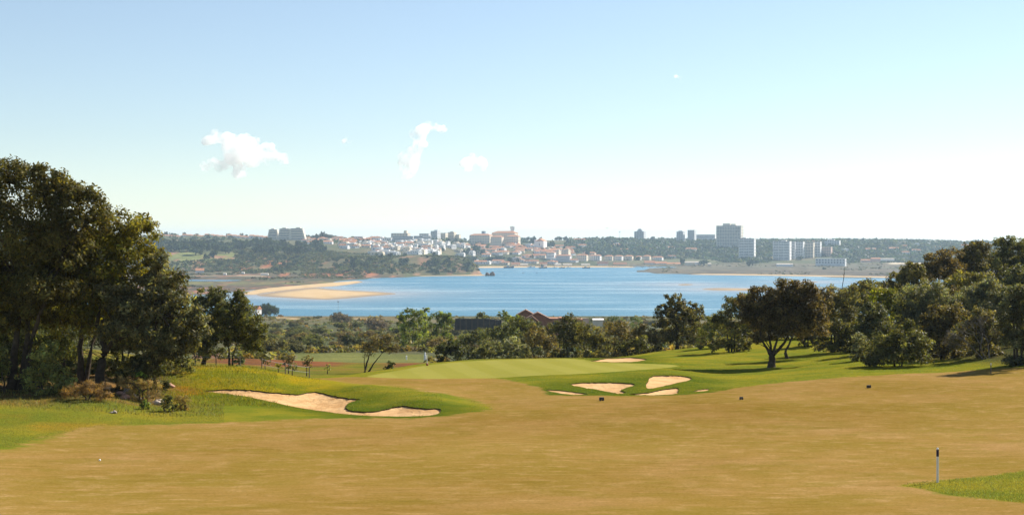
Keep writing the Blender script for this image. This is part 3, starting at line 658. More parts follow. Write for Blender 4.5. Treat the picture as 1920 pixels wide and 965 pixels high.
# ------------------------------------------------------------------ vegetation
def leaf_cloud(blobs, la, lb, lai, seed, clump=0.34, inner=0.3, tone=0.35, lump=1.0, maxn=110000):
    """leaf shaped faces gathered in clumps over ellipsoid lobes.  blobs: (x,y,z,rx,ry,rz) in metres"""
    g = np.random.default_rng(seed)
    B = np.array(blobs, float)
    area = np.pi * B[:, 3] * B[:, 5]
    n_all = np.minimum(area * lai / (2 * la * lb), maxn * area / area.sum()).astype(int)
    C, Tn, Ou = [], [], []
    for b, n in zip(B, n_all):
        if n < 8: n = 8
        r = b[3:6]; k = int(np.clip(10 + 26 * lump * (r.mean() / max(la * 12, .3)), 10, 90))
        d = g.normal(size=(k, 3)); d /= np.linalg.norm(d, axis=1)[:, None]
        d[:, 2] = np.where(d[:, 2] < -.55, -d[:, 2], d[:, 2])
        rad = np.where(g.random(k) < inner, g.uniform(.2, .7, k), g.uniform(.72, 1.06, k))
        cc = d * rad[:, None] * r; cr = clump * r.mean() * g.uniform(.55, 1.25, k)
        ct = np.exp(tone * g.normal(size=k) * .85) * .97  # random clump tones, spread wide to paint in shadow and highlight contrast
        w = cr ** 2; j = g.choice(k, n, p=w / w.sum())
        o = g.normal(size=(n, 3)); o /= np.linalg.norm(o, axis=1)[:, None]; o *= (g.random(n) ** .5)[:, None]
        o[:, 2] *= .8
        p = cc[j] + o * cr[j][:, None]
        C.append(p + b[:3]); Tn.append(ct[j] * (1 + .3 * g.normal(size=n))); Ou.append(o + .5 * d[j])
    C, Tn, Ou = np.vstack(C), np.concatenate(Tn), np.vstack(Ou); n = len(C)
    nr = Ou / (np.linalg.norm(Ou, axis=1)[:, None] + 1e-6) * .7 + g.normal(size=(n, 3)) * .55 + np.array([0, 0, .25])
    nr /= np.linalg.norm(nr, axis=1)[:, None]
    t = np.cross(nr, g.normal(size=(n, 3))); t /= np.linalg.norm(t, axis=1)[:, None] + 1e-9
    b2 = np.cross(nr, t); s = g.uniform(.65, 1.3, n)[:, None]
    Vx = np.stack([C - t * la * s, C + b2 * lb * s + nr * lb * .25, C + t * la * s, C - b2 * lb * s + nr * lb * .25], 1).reshape(-1, 3)
    Fx = np.arange(4 * n).reshape(-1, 4)
    Tn = np.clip(Tn, .35, 2.2)
    hue = g.normal(size=n) * .10
    col = np.stack([Tn * (1 + hue), Tn, Tn * (1 - hue)], 1)
    return Vx, Fx, np.repeat(col, 4, 0)

def crown_mesh(name, blobs, la, lb, lai, seed, **k):
    v, f, c = leaf_cloud(blobs, la, lb, lai, seed, **k)
    me = mesh_np(name, v, f, (LEAF,)); set_attr(me, 'leaf', c, 'FLOAT_COLOR'); return me

OLIVE, DKGREEN, GREYGR, BROWNGR, YELGR, BRIGHT, DRY, FARDK = ((0.070, 0.070, 0.024), (0.040, 0.046, 0.018), (0.085, 0.088, 0.052), (0.078, 0.062, 0.030),
    (0.100, 0.100, 0.016), (0.088, 0.110, 0.020), (0.190, 0.120, 0.050), (0.034, 0.050, 0.026))
def limb(p, q, r0, r1, g, n=6, sag=.12):
    p, q = Vector(p), Vector(q); L = (q - p).length; out, rr = [], []
    off = Vector((g.normal(), g.normal(), abs(g.normal()) * .6)) * L * sag
    for i in range(n + 1):
        t = i / n; w = p.lerp(q, t) + off * (4 * t * (1 - t)) + Vector((g.normal(), g.normal(), 0)) * L * .018 * (0 < i < n)
        out.append(w); rr.append(r0 * (1 - t) + r1 * t)
    return out, rr

def tree(name, label, cat, base, d, blobs, trunks, color, la=.10, lb=.042, lai=4.5, seed=1, group=None, bark=None, kind='both', depth=1.0, **k):
    """base (column,row or None), blobs in photo pixels (cx,cy,rx,ry[,dy metres]), trunks: list of (radius m, [(px,py,dy), ...])"""
    g = np.random.default_rng(seed + 500)
    bx = base[0]; b0 = gp(bx, d, -.06)
    e = empty(name, b0); tag(e, label, cat, group)
    s = d / F
    def loc(px, py, dy=0.0): return Vector(((px - CX) * s, d + dy, HC - (py - HY) * s)) - b0
    bl = []
    for q in blobs:
        dy = q[4] if len(q) > 4 else g.normal() * .22 * q[2] * s
        p = loc(q[0], q[1], dy)
        bl.append((p.x, p.y, p.z, q[2] * s, (q[2] * .6 + q[3] * .4) * s * depth, q[3] * s))
    cr = link('crown', crown_mesh('crown', bl, la, lb, lai, seed, **k), e); cr.color = (color[0] * 1.62, color[1] * 1.62, color[2] * 1.45, 1)
    mb = MB()
    for trk in trunks:
        r, path = trk[0], trk[1]
        pts_ = [loc(*q) if q[1] is not None else Vector(((q[0] - CX) * s - b0.x, 0, -.15)) for q in path]
        P, Rr = [], []
        for i in range(len(pts_) - 1):
            for t in np.linspace(0, 1, 5)[(1 if i else 0):]:
                P.append(pts_[i].lerp(pts_[i + 1], t) + Vector((g.normal(), g.normal(), 0)) * r * .12)
        er = trk[2] if len(trk) > 2 else .28
        Rr = [r * (1 + .55 * math.exp(-i / 1.3) * (path[0][1] is None)) * (1 - (1 - er) * i / (len(P) - 1)) for i in range(len(P))]
        mb.tube(P, Rr, 9)
    # branches from the trunk heads into the lobes
    heads = [loc(*t[1][-1]) for t in trunks] or [Vector((0, 0, .1))]
    for q in bl:
        c = Vector(q[:3]); h = min(heads, key=lambda v: (v - c).length)
        for j in range(2):
            tgt = c + Vector((g.normal() * q[3], g.normal() * q[4], g.normal() * q[5])) * .35
            if (tgt - h).length < .1: continue
            r0 = max(.015, min(.09, .22 * trunks[0][0])) if trunks else .03
            P, Rr = limb(h, tgt, r0, r0 * .25, g); mb.tube(P, Rr, 6)
    if mb.v: mb.build('trunk', [bark or BARK], e, smooth=True)
    return e

G = 'trees bordering the golf course'
# left clump
tree('oak_tree', 'tallest dark oak at the left edge, its crown reaching highest against the sky', 'tree', (40, 722), 68.5,
     [(20, 345, 66, 42), (-70, 380, 80, 70), (84, 338, 34, 28), (105, 372, 56, 44), (150, 395, 50, 46), (40, 420, 100, 66), (-60, 470, 90, 70), (120, 440, 62, 44), (185, 415, 32, 34), (30, 510, 80, 56), (75, 470, 80, 60), (-10, 570, 80, 56), (85, 560, 70, 56), (140, 500, 50, 40), (20, 610, 40, 30)],
     [(.22, [(22, None), (28, 660, 0), (32, 600, .2), (28, 520, .2)]), (.17, [(38, None), (46, 650, .3), (50, 590, .3), (60, 500, .2)]), (.16, [(48, None), (62, 640, -.3), (78, 590, -.3), (110, 500, 0)])],
     (0.060, 0.055, 0.018), seed=3, group=G, lai=4.8)
tree('holm_oak', 'olive green holm oak with a broad rounded crown in the middle of the left clump', 'tree', (152, 700), 71,
     [(215, 440, 62, 46), (262, 450, 42, 36), (150, 480, 70, 50), (215, 505, 70, 50), (110, 545, 75, 56), (190, 560, 66, 40), (280, 500, 34, 44), (40, 560, 66, 52), (100, 600, 44, 30), (160, 605, 60, 40), (235, 545, 60, 50), (120, 490, 44, 34)],
     [(.17, [(152, None), (150, 650, 0), (156, 600, 0), (160, 520, 0)]), (.11, [(158, None), (172, 640, .2), (196, 590, .3), (215, 520, 0)])],
     (0.092, 0.086, 0.016), seed=5, group=G, lai=4.8)
tree('olive_tree', 'silvery olive tree with a low spreading crown and curved trunk in the left clump', 'tree', (186, 712), 70,
     [(285, 560, 56, 52), (250, 600, 58, 50), (325, 560, 32, 50), (330, 615, 48, 42), (362, 610, 28, 34), (290, 650, 58, 34), (335, 660, 34, 26), (215, 560, 44, 34), (225, 625, 36, 26), (300, 505, 24, 30), (270, 690, 40, 22), (270, 620, 60, 50), (350, 650, 30, 24), (310, 590, 50, 44)],
     [(.24, [(184, None), (190, 680, 0), (196, 650, 0), (180, 610, .2), (186, 570, .3)]), (.14, [(196, 662, 0), (212, 640, -.2), (250, 625, -.4), (290, 580, -.2)])],
     (0.080, 0.079, 0.044), seed=8, group=G, lai=4.4, tone=.45)
tree('olive_tree', 'grey topped olive tree leaning left behind the bunker mound', 'tree', (384, 688), 92,
     [(400, 566, 32, 30), (382, 590, 28, 34), (420, 585, 26, 34), (400, 625, 40, 34), (372, 640, 26, 30), (395, 662, 30, 22)],
     [(.16, [(376, None), (388, 655, 0), (400, 620, 0)])], (0.066, 0.070, 0.036), seed=11, group=G, lai=4.6)
tree('holm_oak', 'rounded holm oak on a slim forked trunk right of the grey topped olive', 'tree', (434, 694), 90,
     [(440, 580, 28, 34), (462, 600, 28, 34), (430, 610, 34, 36), (458, 635, 40, 32), (480, 625, 20, 28), (425, 640, 26, 22), (476, 655, 20, 14)],
     [(.10, [(431, None), (430, 672, 0), (428, 640, 0)]), (.08, [(437, None), (436, 668, 0), (446, 640, 0)])], (0.058, 0.060, 0.020), seed=12, group=G, lai=4.6)
# lone oak of the right
tree('oak_tree', 'lone oak with a stout flared trunk and forked limbs on the right green slope', 'tree', (1447, 688), 98,
     [(1432, 566, 36, 32), (1470, 552, 32, 26), (1505, 560, 28, 32), (1455, 590, 52, 36), (1410, 590, 26, 30), (1500, 600, 40, 36), (1530, 590, 20, 32), (1430, 622, 30, 22), (1480, 625, 40, 18), (1426, 640, 14, 10), (1495, 575, 40, 40), (1440, 598, 46, 36), (1520, 615, 30, 22), (1395, 570, 16, 20)],
     [(.27, [(1447, None), (1447, 676, 0), (1447, 660, 0)], .8), (.12, [(1444, 664, 0), (1438, 652, 0), (1428, 636, .2), (1425, 600, .2)]), (.11, [(1447, 664, 0), (1446, 648, .2), (1442, 625, .2), (1440, 580, 0)]),
      (.11, [(1449, 664, 0), (1453, 645, -.3), (1460, 620, -.3), (1465, 580, -.2)]), (.13, [(1450, 665, 0), (1460, 654, -.1), (1472, 640, 0), (1482, 620, 0), (1500, 585, 0)])],
     (0.066, 0.052, 0.026), seed=21, group=G, lai=5.5, tone=.4)
tree('oak_tree', 'slim leaning oak just behind the lone oak with a bent pale trunk base', 'tree', (1478, 671), 107,
     [(1500, 575, 34, 32), (1530, 585, 28, 36), (1515, 615, 36, 26), (1545, 560, 20, 24)],
     [(.13, [(1478, None), (1472, 660, 0), (1474, 655, 0), (1480, 645, 0), (1486, 628, 0), (1500, 600, 0)])], (0.070, 0.058, 0.028), seed=22, group=G, lai=4.0)
tree('oak_tree', 'dark oak standing above the bushes right of the brick ruin against the water', 'tree', (1268, 660), 138,
     [(1262, 566, 20, 18), (1282, 580, 20, 18), (1240, 590, 18, 18), (1264, 600, 38, 24), (1308, 582, 14, 16), (1300, 605, 28, 26), (1245, 622, 26, 22), (1280, 632, 38, 22)],
     [(.20, [(1270, None), (1270, 640, 0), (1268, 610, 0)])], (0.062, 0.058, 0.026), seed=23, group=G, la=.14, lb=.06, lai=4)
# shrubs and trees of the right-hand wood: (name, label, base px, d, blobs, colour)
def shrub(name, label, cat, bx, d, blobs, color, seed, la=.11, lb=.05, lai=4, group=None, skirt=True, **k):
    g = np.random.default_rng(seed); s = d / F; tr = []
    y0 = HY + (HC - float(zt(bx, d))) * F / d; low = max(q[1] + q[3] * .8 for q in blobs)
    if skirt and y0 - low > 3:
        xa, xb = min(q[0] - q[2] * .75 for q in blobs), max(q[0] + q[2] * .75 for q in blobs); hh = (y0 - low) * .62 + 4
        n = max(2, int((xb - xa) / (hh * 2.2)))
        blobs = list(blobs) + [(xa + (xb - xa) * (j + .5) / n, y0 - hh * .42, (xb - xa) / n * .62, hh) for j in range(n)]
    for j in range(3):
        q = blobs[j % len(blobs)]
        tr.append((.05 + .012 * min(4, q[3] * s), [(bx + (j - 1) * 5, None), (bx + (j - 1) * 9 + g.normal() * 3, q[1] + q[3] * .7, 0), (q[0], q[1], 0)]))
    return tree(name, label, cat, (bx, 0), d, blobs, tr, color, la, lb, lai, seed, group, **k)
GR = 'trees and shrubs of the wood on the right'
for i, a in enumerate((
 ('shrub', 'low olive bank of bushes at the left foot of the right wood', 'shrub', 1480, 134, [(1440, 612, 34, 22), (1480, 606, 36, 24), (1520, 602, 34, 26), (1555, 606, 30, 26), (1410, 622, 26, 16)], (0.066, 0.064, 0.026)),
 ('shrub', 'dark low bushes behind the dark grey green rounded shrub', 'shrub', 1600, 110, [(1570, 618, 30, 22), (1605, 622, 30, 20), (1640, 618, 30, 22)], (0.052, 0.054, 0.022)),
 ('shrub', 'dark undergrowth between the big front shrub and the right edge tree', 'shrub', 1800, 99, [(1740, 640, 34, 28), (1790, 648, 34, 26), (1835, 640, 34, 28), (1875, 636, 34, 30)], (0.048, 0.048, 0.020)),
 ('tree', 'dark mass of crowns in the heart of the right wood', 'tree', 1780, 124, [(1690, 585, 40, 30), (1750, 580, 50, 34), (1810, 590, 50, 34), (1870, 590, 50, 36), (1930, 590, 50, 40), (1860, 555, 44, 26)], (0.052, 0.052, 0.022)),
 ('tree', 'rear crowns filling the upper slope of the right wood', 'tree', 1830, 158, [(1720, 520, 36, 24), (1770, 515, 44, 30), (1830, 505, 44, 34), (1885, 505, 44, 34), (1940, 505, 40, 36), (1800, 545, 50, 24), (1870, 545, 50, 26), (1680, 545, 34, 20)], (0.058, 0.056, 0.024)),
 ('shrub', 'bushes at the water side edge of the right wood', 'shrub', 1650, 138, [(1640, 545, 30, 16), (1600, 560, 34, 20), (1560, 570, 34, 20), (1670, 560, 30, 24), (1620, 585, 50, 26)], (0.066, 0.064, 0.028)),
 ('shrub', 'big olive green shrub at the front of the right wood, nearest the fairway', 'shrub', 1684, 91, [(1684, 640, 40, 36), (1655, 660, 30, 32), (1712, 655, 32, 32), (1690, 672, 52, 20), (1640, 678, 18, 12), (1620, 676, 20, 14), (1700, 618, 20, 18)], (0.062, 0.064, 0.026)),
 ('shrub', 'small silver grey shrub left of the big front shrub', 'shrub', 1614, 97, [(1612, 640, 14, 17), (1622, 652, 14, 14), (1604, 656, 11, 10)], (0.125, 0.128, 0.088)),
 ('shrub', 'dark grey green rounded shrub behind the silver grey shrub', 'shrub', 1632, 104, [(1632, 590, 26, 22), (1615, 615, 24, 24), (1648, 610, 24, 28), (1632, 632, 34, 20)], (0.050, 0.055, 0.030)),
 ('shrub', 'vivid yellow green shrub high in the right wood', 'shrub', 1662, 118, [(1648, 560, 18, 22), (1672, 562, 20, 22), (1684, 580, 16, 22), (1660, 590, 24, 22)], (0.098, 0.104, 0.012)),
 ('shrub', 'brown green shrub thicket right of the lone oak', 'shrub', 1565, 112, [(1560, 565, 26, 28), (1590, 560, 26, 24), (1545, 595, 20, 32), (1580, 600, 34, 32), (1570, 630, 30, 18)], (0.080, 0.076, 0.034)),
 ('shrub', 'pale olive shrub topping the thicket under the leaning mast', 'shrub', 1610, 126, [(1600, 550, 28, 20), (1630, 540, 26, 18), (1615, 570, 30, 22)], (0.088, 0.086, 0.040)),
 ('tree', 'dark brownish tree right of the big front shrub', 'tree', 1770, 96, [(1760, 600, 32, 30), (1790, 605, 28, 32), (1750, 635, 28, 28), (1782, 640, 34, 26)], (0.058, 0.050, 0.024)),
 ('tree', 'grey green tree at the right edge casting long shadows on the fairway', 'tree', 1908, 86, [(1905, 560, 34, 30), (1945, 560, 40, 40), (1900, 600, 36, 34), (1940, 620, 44, 40), (1905, 640, 34, 28), (1960, 650, 40, 24)], (0.052, 0.056, 0.034)),
 ('shrub', 'light olive shrub with pale bare branches left of the right edge tree', 'shrub', 1845, 94, [(1842, 600, 26, 26), (1862, 625, 24, 28), (1828, 620, 20, 24), (1850, 645, 26, 20)], (0.082, 0.074, 0.034)),
 ('tree', 'grey leaved tree in the middle of the right wood', 'tree', 1735, 112, [(1720, 560, 34, 26), (1755, 555, 32, 24), (1740, 585, 38, 26), (1705, 590, 26, 26)], (0.074, 0.078, 0.046)),
 ('tree', 'silvery tree above the pale bare branches', 'tree', 1835, 110, [(1820, 560, 34, 26), (1855, 550, 32, 28), (1840, 585, 38, 22), (1875, 570, 24, 28)], (0.082, 0.086, 0.054)),
 ('tree', 'olive brown tree on the slope where the right wood falls to the water', 'tree', 1702, 135, [(1690, 525, 24, 18), (1715, 515, 24, 22), (1700, 545, 36, 22), (1730, 535, 24, 22)], (0.070, 0.066, 0.026)),
 ('tree', 'brown crowned tree at the shoulder of the right wood', 'tree', 1770, 145, [(1752, 495, 28, 20), (1785, 490, 28, 24), (1765, 515, 40, 24), (1740, 515, 22, 20)], (0.072, 0.056, 0.024)),
 ('tree', 'dark tree breaking the skyline left of the highest tree of the right wood', 'tree', 1832, 150, [(1815, 475, 20, 18), (1838, 468, 24, 16), (1830, 495, 36, 24), (1805, 500, 22, 20)], (0.060, 0.056, 0.026)),
 ('tree', 'highest skyline tree at the right edge of the wood', 'tree', 1892, 152, [(1885, 462, 22, 18), (1915, 465, 28, 22), (1890, 490, 34, 26), (1945, 480, 34, 30), (1920, 510, 36, 22)], (0.058, 0.062, 0.026)),
 ('shrub', 'golden green shrub below the skyline trees of the right wood', 'shrub', 1822, 132, [(1805, 530, 32, 20), (1840, 528, 30, 20), (1822, 548, 34, 16)], (0.092, 0.088, 0.024)),
 ('tree', 'dark green tree at the far right under the highest tree', 'tree', 1908, 128, [(1895, 525, 30, 22), (1930, 520, 34, 26), (1950, 550, 40, 26)], (0.048, 0.052, 0.024)),
 ('shrub', 'grey green shrub hanging over the slope between the yellow shrub and the brown crowned tree', 'shrub', 1735, 128, [(1725, 550, 28, 20), (1755, 545, 26, 18)], (0.060, 0.062, 0.030)),
 ('shrub', 'olive shrub left of the lone oak crown against the water', 'shrub', 1372, 120, [(1370, 580, 20, 22), (1395, 575, 20, 26), (1358, 605, 24, 24), (1385, 615, 28, 26)], (0.074, 0.074, 0.028)),
 ('shrub', 'yellowish green shrub between the lone oak and the dark oak', 'shrub', 1345, 128, [(1342, 608, 20, 16), (1362, 620, 24, 18), (1330, 628, 22, 16)], (0.088, 0.092, 0.030)),
 ('shrub', 'low dark bush at the foot of the wood behind the lone oak', 'shrub', 1400, 132, [(1400, 618, 26, 16), (1425, 612, 22, 18)], (0.040, 0.044, 0.018)),
 ('shrub', 'brown shrub behind the leaning oak trunk', 'shrub', 1515, 122, [(1510, 612, 26, 20), (1535, 606, 24, 26)], (0.060, 0.056, 0.026)),
)):
    far = a[4] > 115
    shrub(*a, seed=40 + i, la=.13 if far else .10, lb=.055 if far else .042, lai=4.2, group=GR, tone=.42)
# bare pale branches in the right wood
mb = MB(); g = np.random.default_rng(4); e = empty('bare_tree', gp(1850, 92.5, -.05)); tag(e, 'leafless pale branched small tree at the front of the right wood', 'tree', GR)
def fork(p, dirv, L, r, lev):
    q = p + dirv * L; P, Rr = limb(p, q, r, r * .6, g, 4, .08); mb.tube(P, Rr, 6)
    if lev:
        for k in range(3): fork(q, (dirv + Vector((g.normal() * .5, g.normal() * .4, .12 + g.normal() * .3))).normalized(), L * .72, r * .6, lev - 1)
for k in range(3): fork(Vector((k * .2 - .2, 0, 0)), Vector((-.75 + .4 * k, g.normal() * .2, .8)).normalized(), 1.1, .055, 4)
mb.build('trunk', [PALEBARK], e, smooth=True)
# shrub layer under the left clump
GL = 'undergrowth under the left trees'
for i, a in enumerate((
 ('shrub', 'leafy grey green bush in front of the leftmost trunks', 'shrub', 84, 67.2, [(85, 690, 32, 34), (62, 715, 34, 24), (110, 715, 28, 26), (95, 660, 22, 22), (85, 735, 44, 12)], (0.125, 0.135, 0.052)),
 ('shrub', 'pale green bush cut by the left edge of the picture', 'shrub', 2, 67.5, [(0, 690, 16, 40), (-20, 700, 26, 40)], (0.085, 0.092, 0.040)),
 ('dry_bush', 'low reddish brown dry bush right of the leafy grey green bush', 'shrub', 165, 65.6, [(150, 735, 28, 14), (178, 732, 32, 16), (200, 742, 20, 10), (128, 742, 14, 8)], (0.115, 0.075, 0.036)),
 ('shrub', 'dark bush filling the gap under the olive branches', 'shrub', 250, 70.5, [(245, 690, 36, 24), (285, 690, 32, 26), (262, 708, 46, 14), (305, 672, 20, 22)], (0.044, 0.046, 0.018)),
 ('shrub', 'dark thicket behind the trunks of the left clump', 'shrub', 120, 75, [(70, 640, 50, 50), (130, 650, 44, 46), (10, 640, 50, 60), (230, 650, 40, 40), (290, 660, 34, 34)], (0.050, 0.056, 0.018)),
 ('shrub', 'dark tall thicket closing the gap between the left trunks', 'shrub', 60, 79, [(-40, 600, 70, 80), (40, 610, 60, 70), (100, 590, 60, 70), (30, 560, 60, 50)], (0.042, 0.048, 0.018)),
 ('shrub', 'dark tall thicket behind the silvery olive tree', 'shrub', 230, 80, [(170, 600, 60, 70), (230, 610, 56, 66), (290, 620, 50, 60), (340, 640, 30, 40)], (0.044, 0.048, 0.018)),
 ('dry_bush', 'tan dry bush among the pale stones', 'shrub', 268, 67.6, [(252, 722, 22, 12), (285, 724, 20, 11), (232, 716, 14, 10)], (0.150, 0.115, 0.055)),
 ('shrub', 'small wiry plant at the right end of the stones', 'shrub', 318, 64.6, [(316, 755, 12, 14), (326, 762, 14, 8)], (0.075, 0.078, 0.036)),
 ('dry_bush', 'dry straw coloured bush right of the wiry plant', 'shrub', 348, 65.2, [(346, 754, 15, 12), (336, 748, 10, 9)], (0.165, 0.130, 0.058)),
 ('shrub', 'bright green weed in front of the pale stones', 'shrub', 272, 64.8, [(272, 756, 9, 7)], (0.085, 0.115, 0.030)),
 ('shrub', 'bright green weed at the foot of the dark bush', 'shrub', 262, 69.2, [(262, 706, 14, 9)], (0.080, 0.120, 0.025)),
 ('shrub', 'rounded dark bush at the foot of the slim forked holm oak', 'shrub', 450, 88.5, [(449, 682, 13, 10)], (0.042, 0.055, 0.018)),
)):
    shrub(*a, seed=80 + i, la=.085 if 'dry' not in a[0] else .16, lb=.036 if 'dry' not in a[0] else .010, lai=4 if 'dry' not in a[0] else 2.2, group=GL, tone=.4)
# middle belt behind the green
GM = 'bushes in the belt behind the putting green'
for i, a in enumerate((
 ('shrub', 'dark dome shaped bush at the left end of the belt behind the green', 'shrub', 848, 124, [(848, 655, 28, 20), (832, 666, 16, 12), (866, 664, 16, 14)], (0.036, 0.042, 0.016)),
 ('shrub', 'sage grey bush right of the dark dome', 'shrub', 918, 126, [(918, 655, 26, 16), (905, 662, 18, 10)], (0.092, 0.096, 0.052)),
 ('shrub', 'silver sage bush with two lobes behind the green', 'shrub', 958, 124, [(955, 652, 22, 18), (975, 658, 20, 14)], (0.108, 0.114, 0.070)),
 ('shrub', 'brownish thin bush right of the silver sage bush', 'shrub', 1010, 128, [(1005, 640, 26, 26), (1025, 650, 22, 22)], (0.086, 0.072, 0.036)),
 ('tree', 'dark tree in the belt in front of the brick ruin', 'tree', 1058, 134, [(1050, 618, 28, 18), (1075, 612, 26, 20), (1060, 640, 36, 26), (1090, 640, 24, 26)], (0.055, 0.057, 0.024)),
 ('shrub', 'olive rounded bush right of the dark tree in the belt', 'shrub', 1110, 130, [(1105, 630, 24, 22), (1120, 648, 24, 18)], (0.078, 0.074, 0.028)),
 ('shrub', 'pale brown bush in the belt behind the rear bunker', 'shrub', 1160, 140, [(1155, 622, 26, 20), (1175, 640, 26, 20)], (0.092, 0.078, 0.038)),
 ('shrub', 'dark green bush above the rear bunker', 'shrub', 1185, 132, [(1180, 650, 22, 14), (1205, 648, 20, 16)], (0.048, 0.050, 0.018)),
 ('shrub', 'tan bush left of the dark oak foot', 'shrub', 1225, 136, [(1222, 640, 24, 20), (1205, 625, 22, 18)], (0.085, 0.072, 0.034)),
 ('shrub', 'olive bush on the slope right of the dark oak', 'shrub', 1318, 136, [(1316, 625, 20, 20), (1300, 640, 22, 12)], (0.074, 0.070, 0.030)),
 ('shrub', 'dark bush high in the belt left of the brick ruin', 'shrub', 985, 160, [(975, 612, 26, 18), (1000, 618, 20, 18), (985, 632, 30, 16)], (0.058, 0.064, 0.028)),
 ('shrub', 'grey green bush below the dark fence', 'shrub', 930, 165, [(925, 630, 26, 14), (945, 622, 20, 14)], (0.066, 0.074, 0.036)),
 ('shrub', 'dark bush in front of the dark fence', 'shrub', 885, 170, [(880, 640, 24, 14), (900, 632, 20, 14)], (0.056, 0.062, 0.028)),
)):
    shrub(*a, seed=120 + i, la=.115, lb=.05, lai=4, group=GM, tone=.42)
tree('sparse_tree', 'thin brownish tree with two bare leaning stems left of the green', 'tree', (686, 698), 113,
     [(700, 640, 28, 16), (725, 640, 20, 14), (712, 655, 36, 14), (690, 652, 18, 14), (738, 655, 12, 12)], [(.10, [(683, None), (688, 680, 0), (696, 655, 0)]), (.08, [(688, None), (700, 682, 0), (716, 662, 0)]), (.05, [(685, None), (683, 680, 0), (684, 660, 0)])],
     (0.075, 0.064, 0.038), seed=150, la=.13, lb=.035, lai=1.7, group=None, tone=.3)
shrub('shrub', 'small dark bush right of the thin leaning tree', 'shrub', 733, 112, [(733, 684, 8, 9), (728, 690, 6, 6)], (0.045, 0.055, 0.022), 151, la=.14, lb=.06)
for i, (bx, by, hh, col_, lab) in enumerate(((548, 706, 24, GREYGR, 'grey leaved sapling beyond the bunker mound'), (575, 710, 36, BROWNGR, 'bare stemmed sapling right of the grey leaved sapling'), (522, 682, 20, YELGR, 'green topped sapling on the red soil'),
        (541, 676, 34, BROWNGR, 'thin brown sapling in the middle of the red soil patch'), (614, 706, 18, (0.13, 0.14, 0.05), 'pale green weedy plant right of the saplings'), (497, 668, 26, OLIVE, 'olive sapling beside the orange earth path'))):
    d = 104 + i * 2.5
    d = hit(bx, by, 84) if i < 0 else d
    y0 = HY + (HC - float(zt(bx, d))) * F / d
    tree('sapling', lab, 'sapling', (bx, 0), d, [(bx + 1, y0 - hh * .8, hh * .34, hh * .25), (bx - 3, y0 - hh * .6, hh * .26, hh * .2), (bx + 4, y0 - hh * .5, hh * .22, hh * .18)],
         [(.045, [(bx, None), (bx, y0 - hh * .4, 0), (bx + 1, y0 - hh * .75, 0)])], col_, .10, .045, 1.6, 160 + i, 'saplings beyond the bunker mound')

# bush variants shared by the scattered bushes further off
def variant(seed, la, lai, n=5, maxn=6000, flat=.8):
    g = np.random.default_rng(seed); bl = [(0, 0, .45 * flat, .75, .75, .5 * flat)]
    for i in range(n):
        a = g.uniform(0, 6.28); r = g.uniform(.3, .62); bl.append((r * math.cos(a), r * math.sin(a), g.uniform(.3, .8) * flat, g.uniform(.3, .5), g.uniform(.3, .5), g.uniform(.28, .42) * flat))
    return crown_mesh('foliage', bl, la, la * .5, lai, seed, maxn=maxn, tone=.45)
BV = [variant(200 + i, .05, 3.2, 7, 9000) for i in range(5)]      # valley bushes, ~1 m unit radius
FV = [variant(230 + i, .15, 4.5, 5, 1600) for i in range(5)]   # far trees
def bush(name, label, cat, p, w, h, color, group, rz, var, trunk=0):
    o = link(name, var, None, p, rz); o.scale = (w, w, h); o.color = (*color, 1); tag(o, label, cat, group); return o
# bright trees of the valley
for i, a in enumerate((
 ('bright_tree', 'bright green tree with an open top at the left of the valley pair', 'tree', 768, 290, [(766, 592, 18, 14), (785, 600, 16, 16), (755, 602, 12, 12), (770, 614, 26, 12)], BRIGHT),
 ('bright_tree', 'slender bright green tree between the valley pair', 'tree', 797, 300, [(798, 583, 9, 8), (797, 597, 8, 8)], (0.090, 0.110, 0.022)),
 ('bright_tree', 'rounded mid green tree at the right of the valley pair', 'tree', 828, 285, [(822, 597, 20, 13), (840, 600, 12, 14), (826, 612, 24, 11)], (0.075, 0.095, 0.018)),
 ('bright_tree', 'bright green tree at the left gable of the brick ruin', 'tree', 948, 275, [(944, 592, 13, 9), (955, 602, 16, 9), (970, 600, 10, 9)], (0.088, 0.105, 0.020)),
 ('shrub', 'low olive tree top above the dark fence', 'tree', 904, 330, [(902, 592, 14, 6), (912, 594, 9, 4)], (0.080, 0.084, 0.034)),
 ('tree', 'round dark tree on the shore right of the white roof', 'tree', 1192, 420, [(1192, 600, 12, 7)], (0.062, 0.085, 0.034)),
 ('tree', 'flat dark tree on the shore in front of the white roof', 'tree', 1150, 430, [(1148, 600, 14, 6), (1162, 602, 10, 5)], (0.055, 0.070, 0.032)),
)):
    shrub(*a, seed=250 + i, la=.24, lb=.11, lai=3.2, group='trees standing out of the valley scrub', tone=.4)
g = np.random.default_rng(77)
VC = [((0.056, 0.062, 0.026), 'dark green bush'), ((0.085, 0.085, 0.044), 'grey green bush'), ((0.088, 0.070, 0.036), 'brownish bush'), ((0.074, 0.080, 0.024), 'olive bush')]
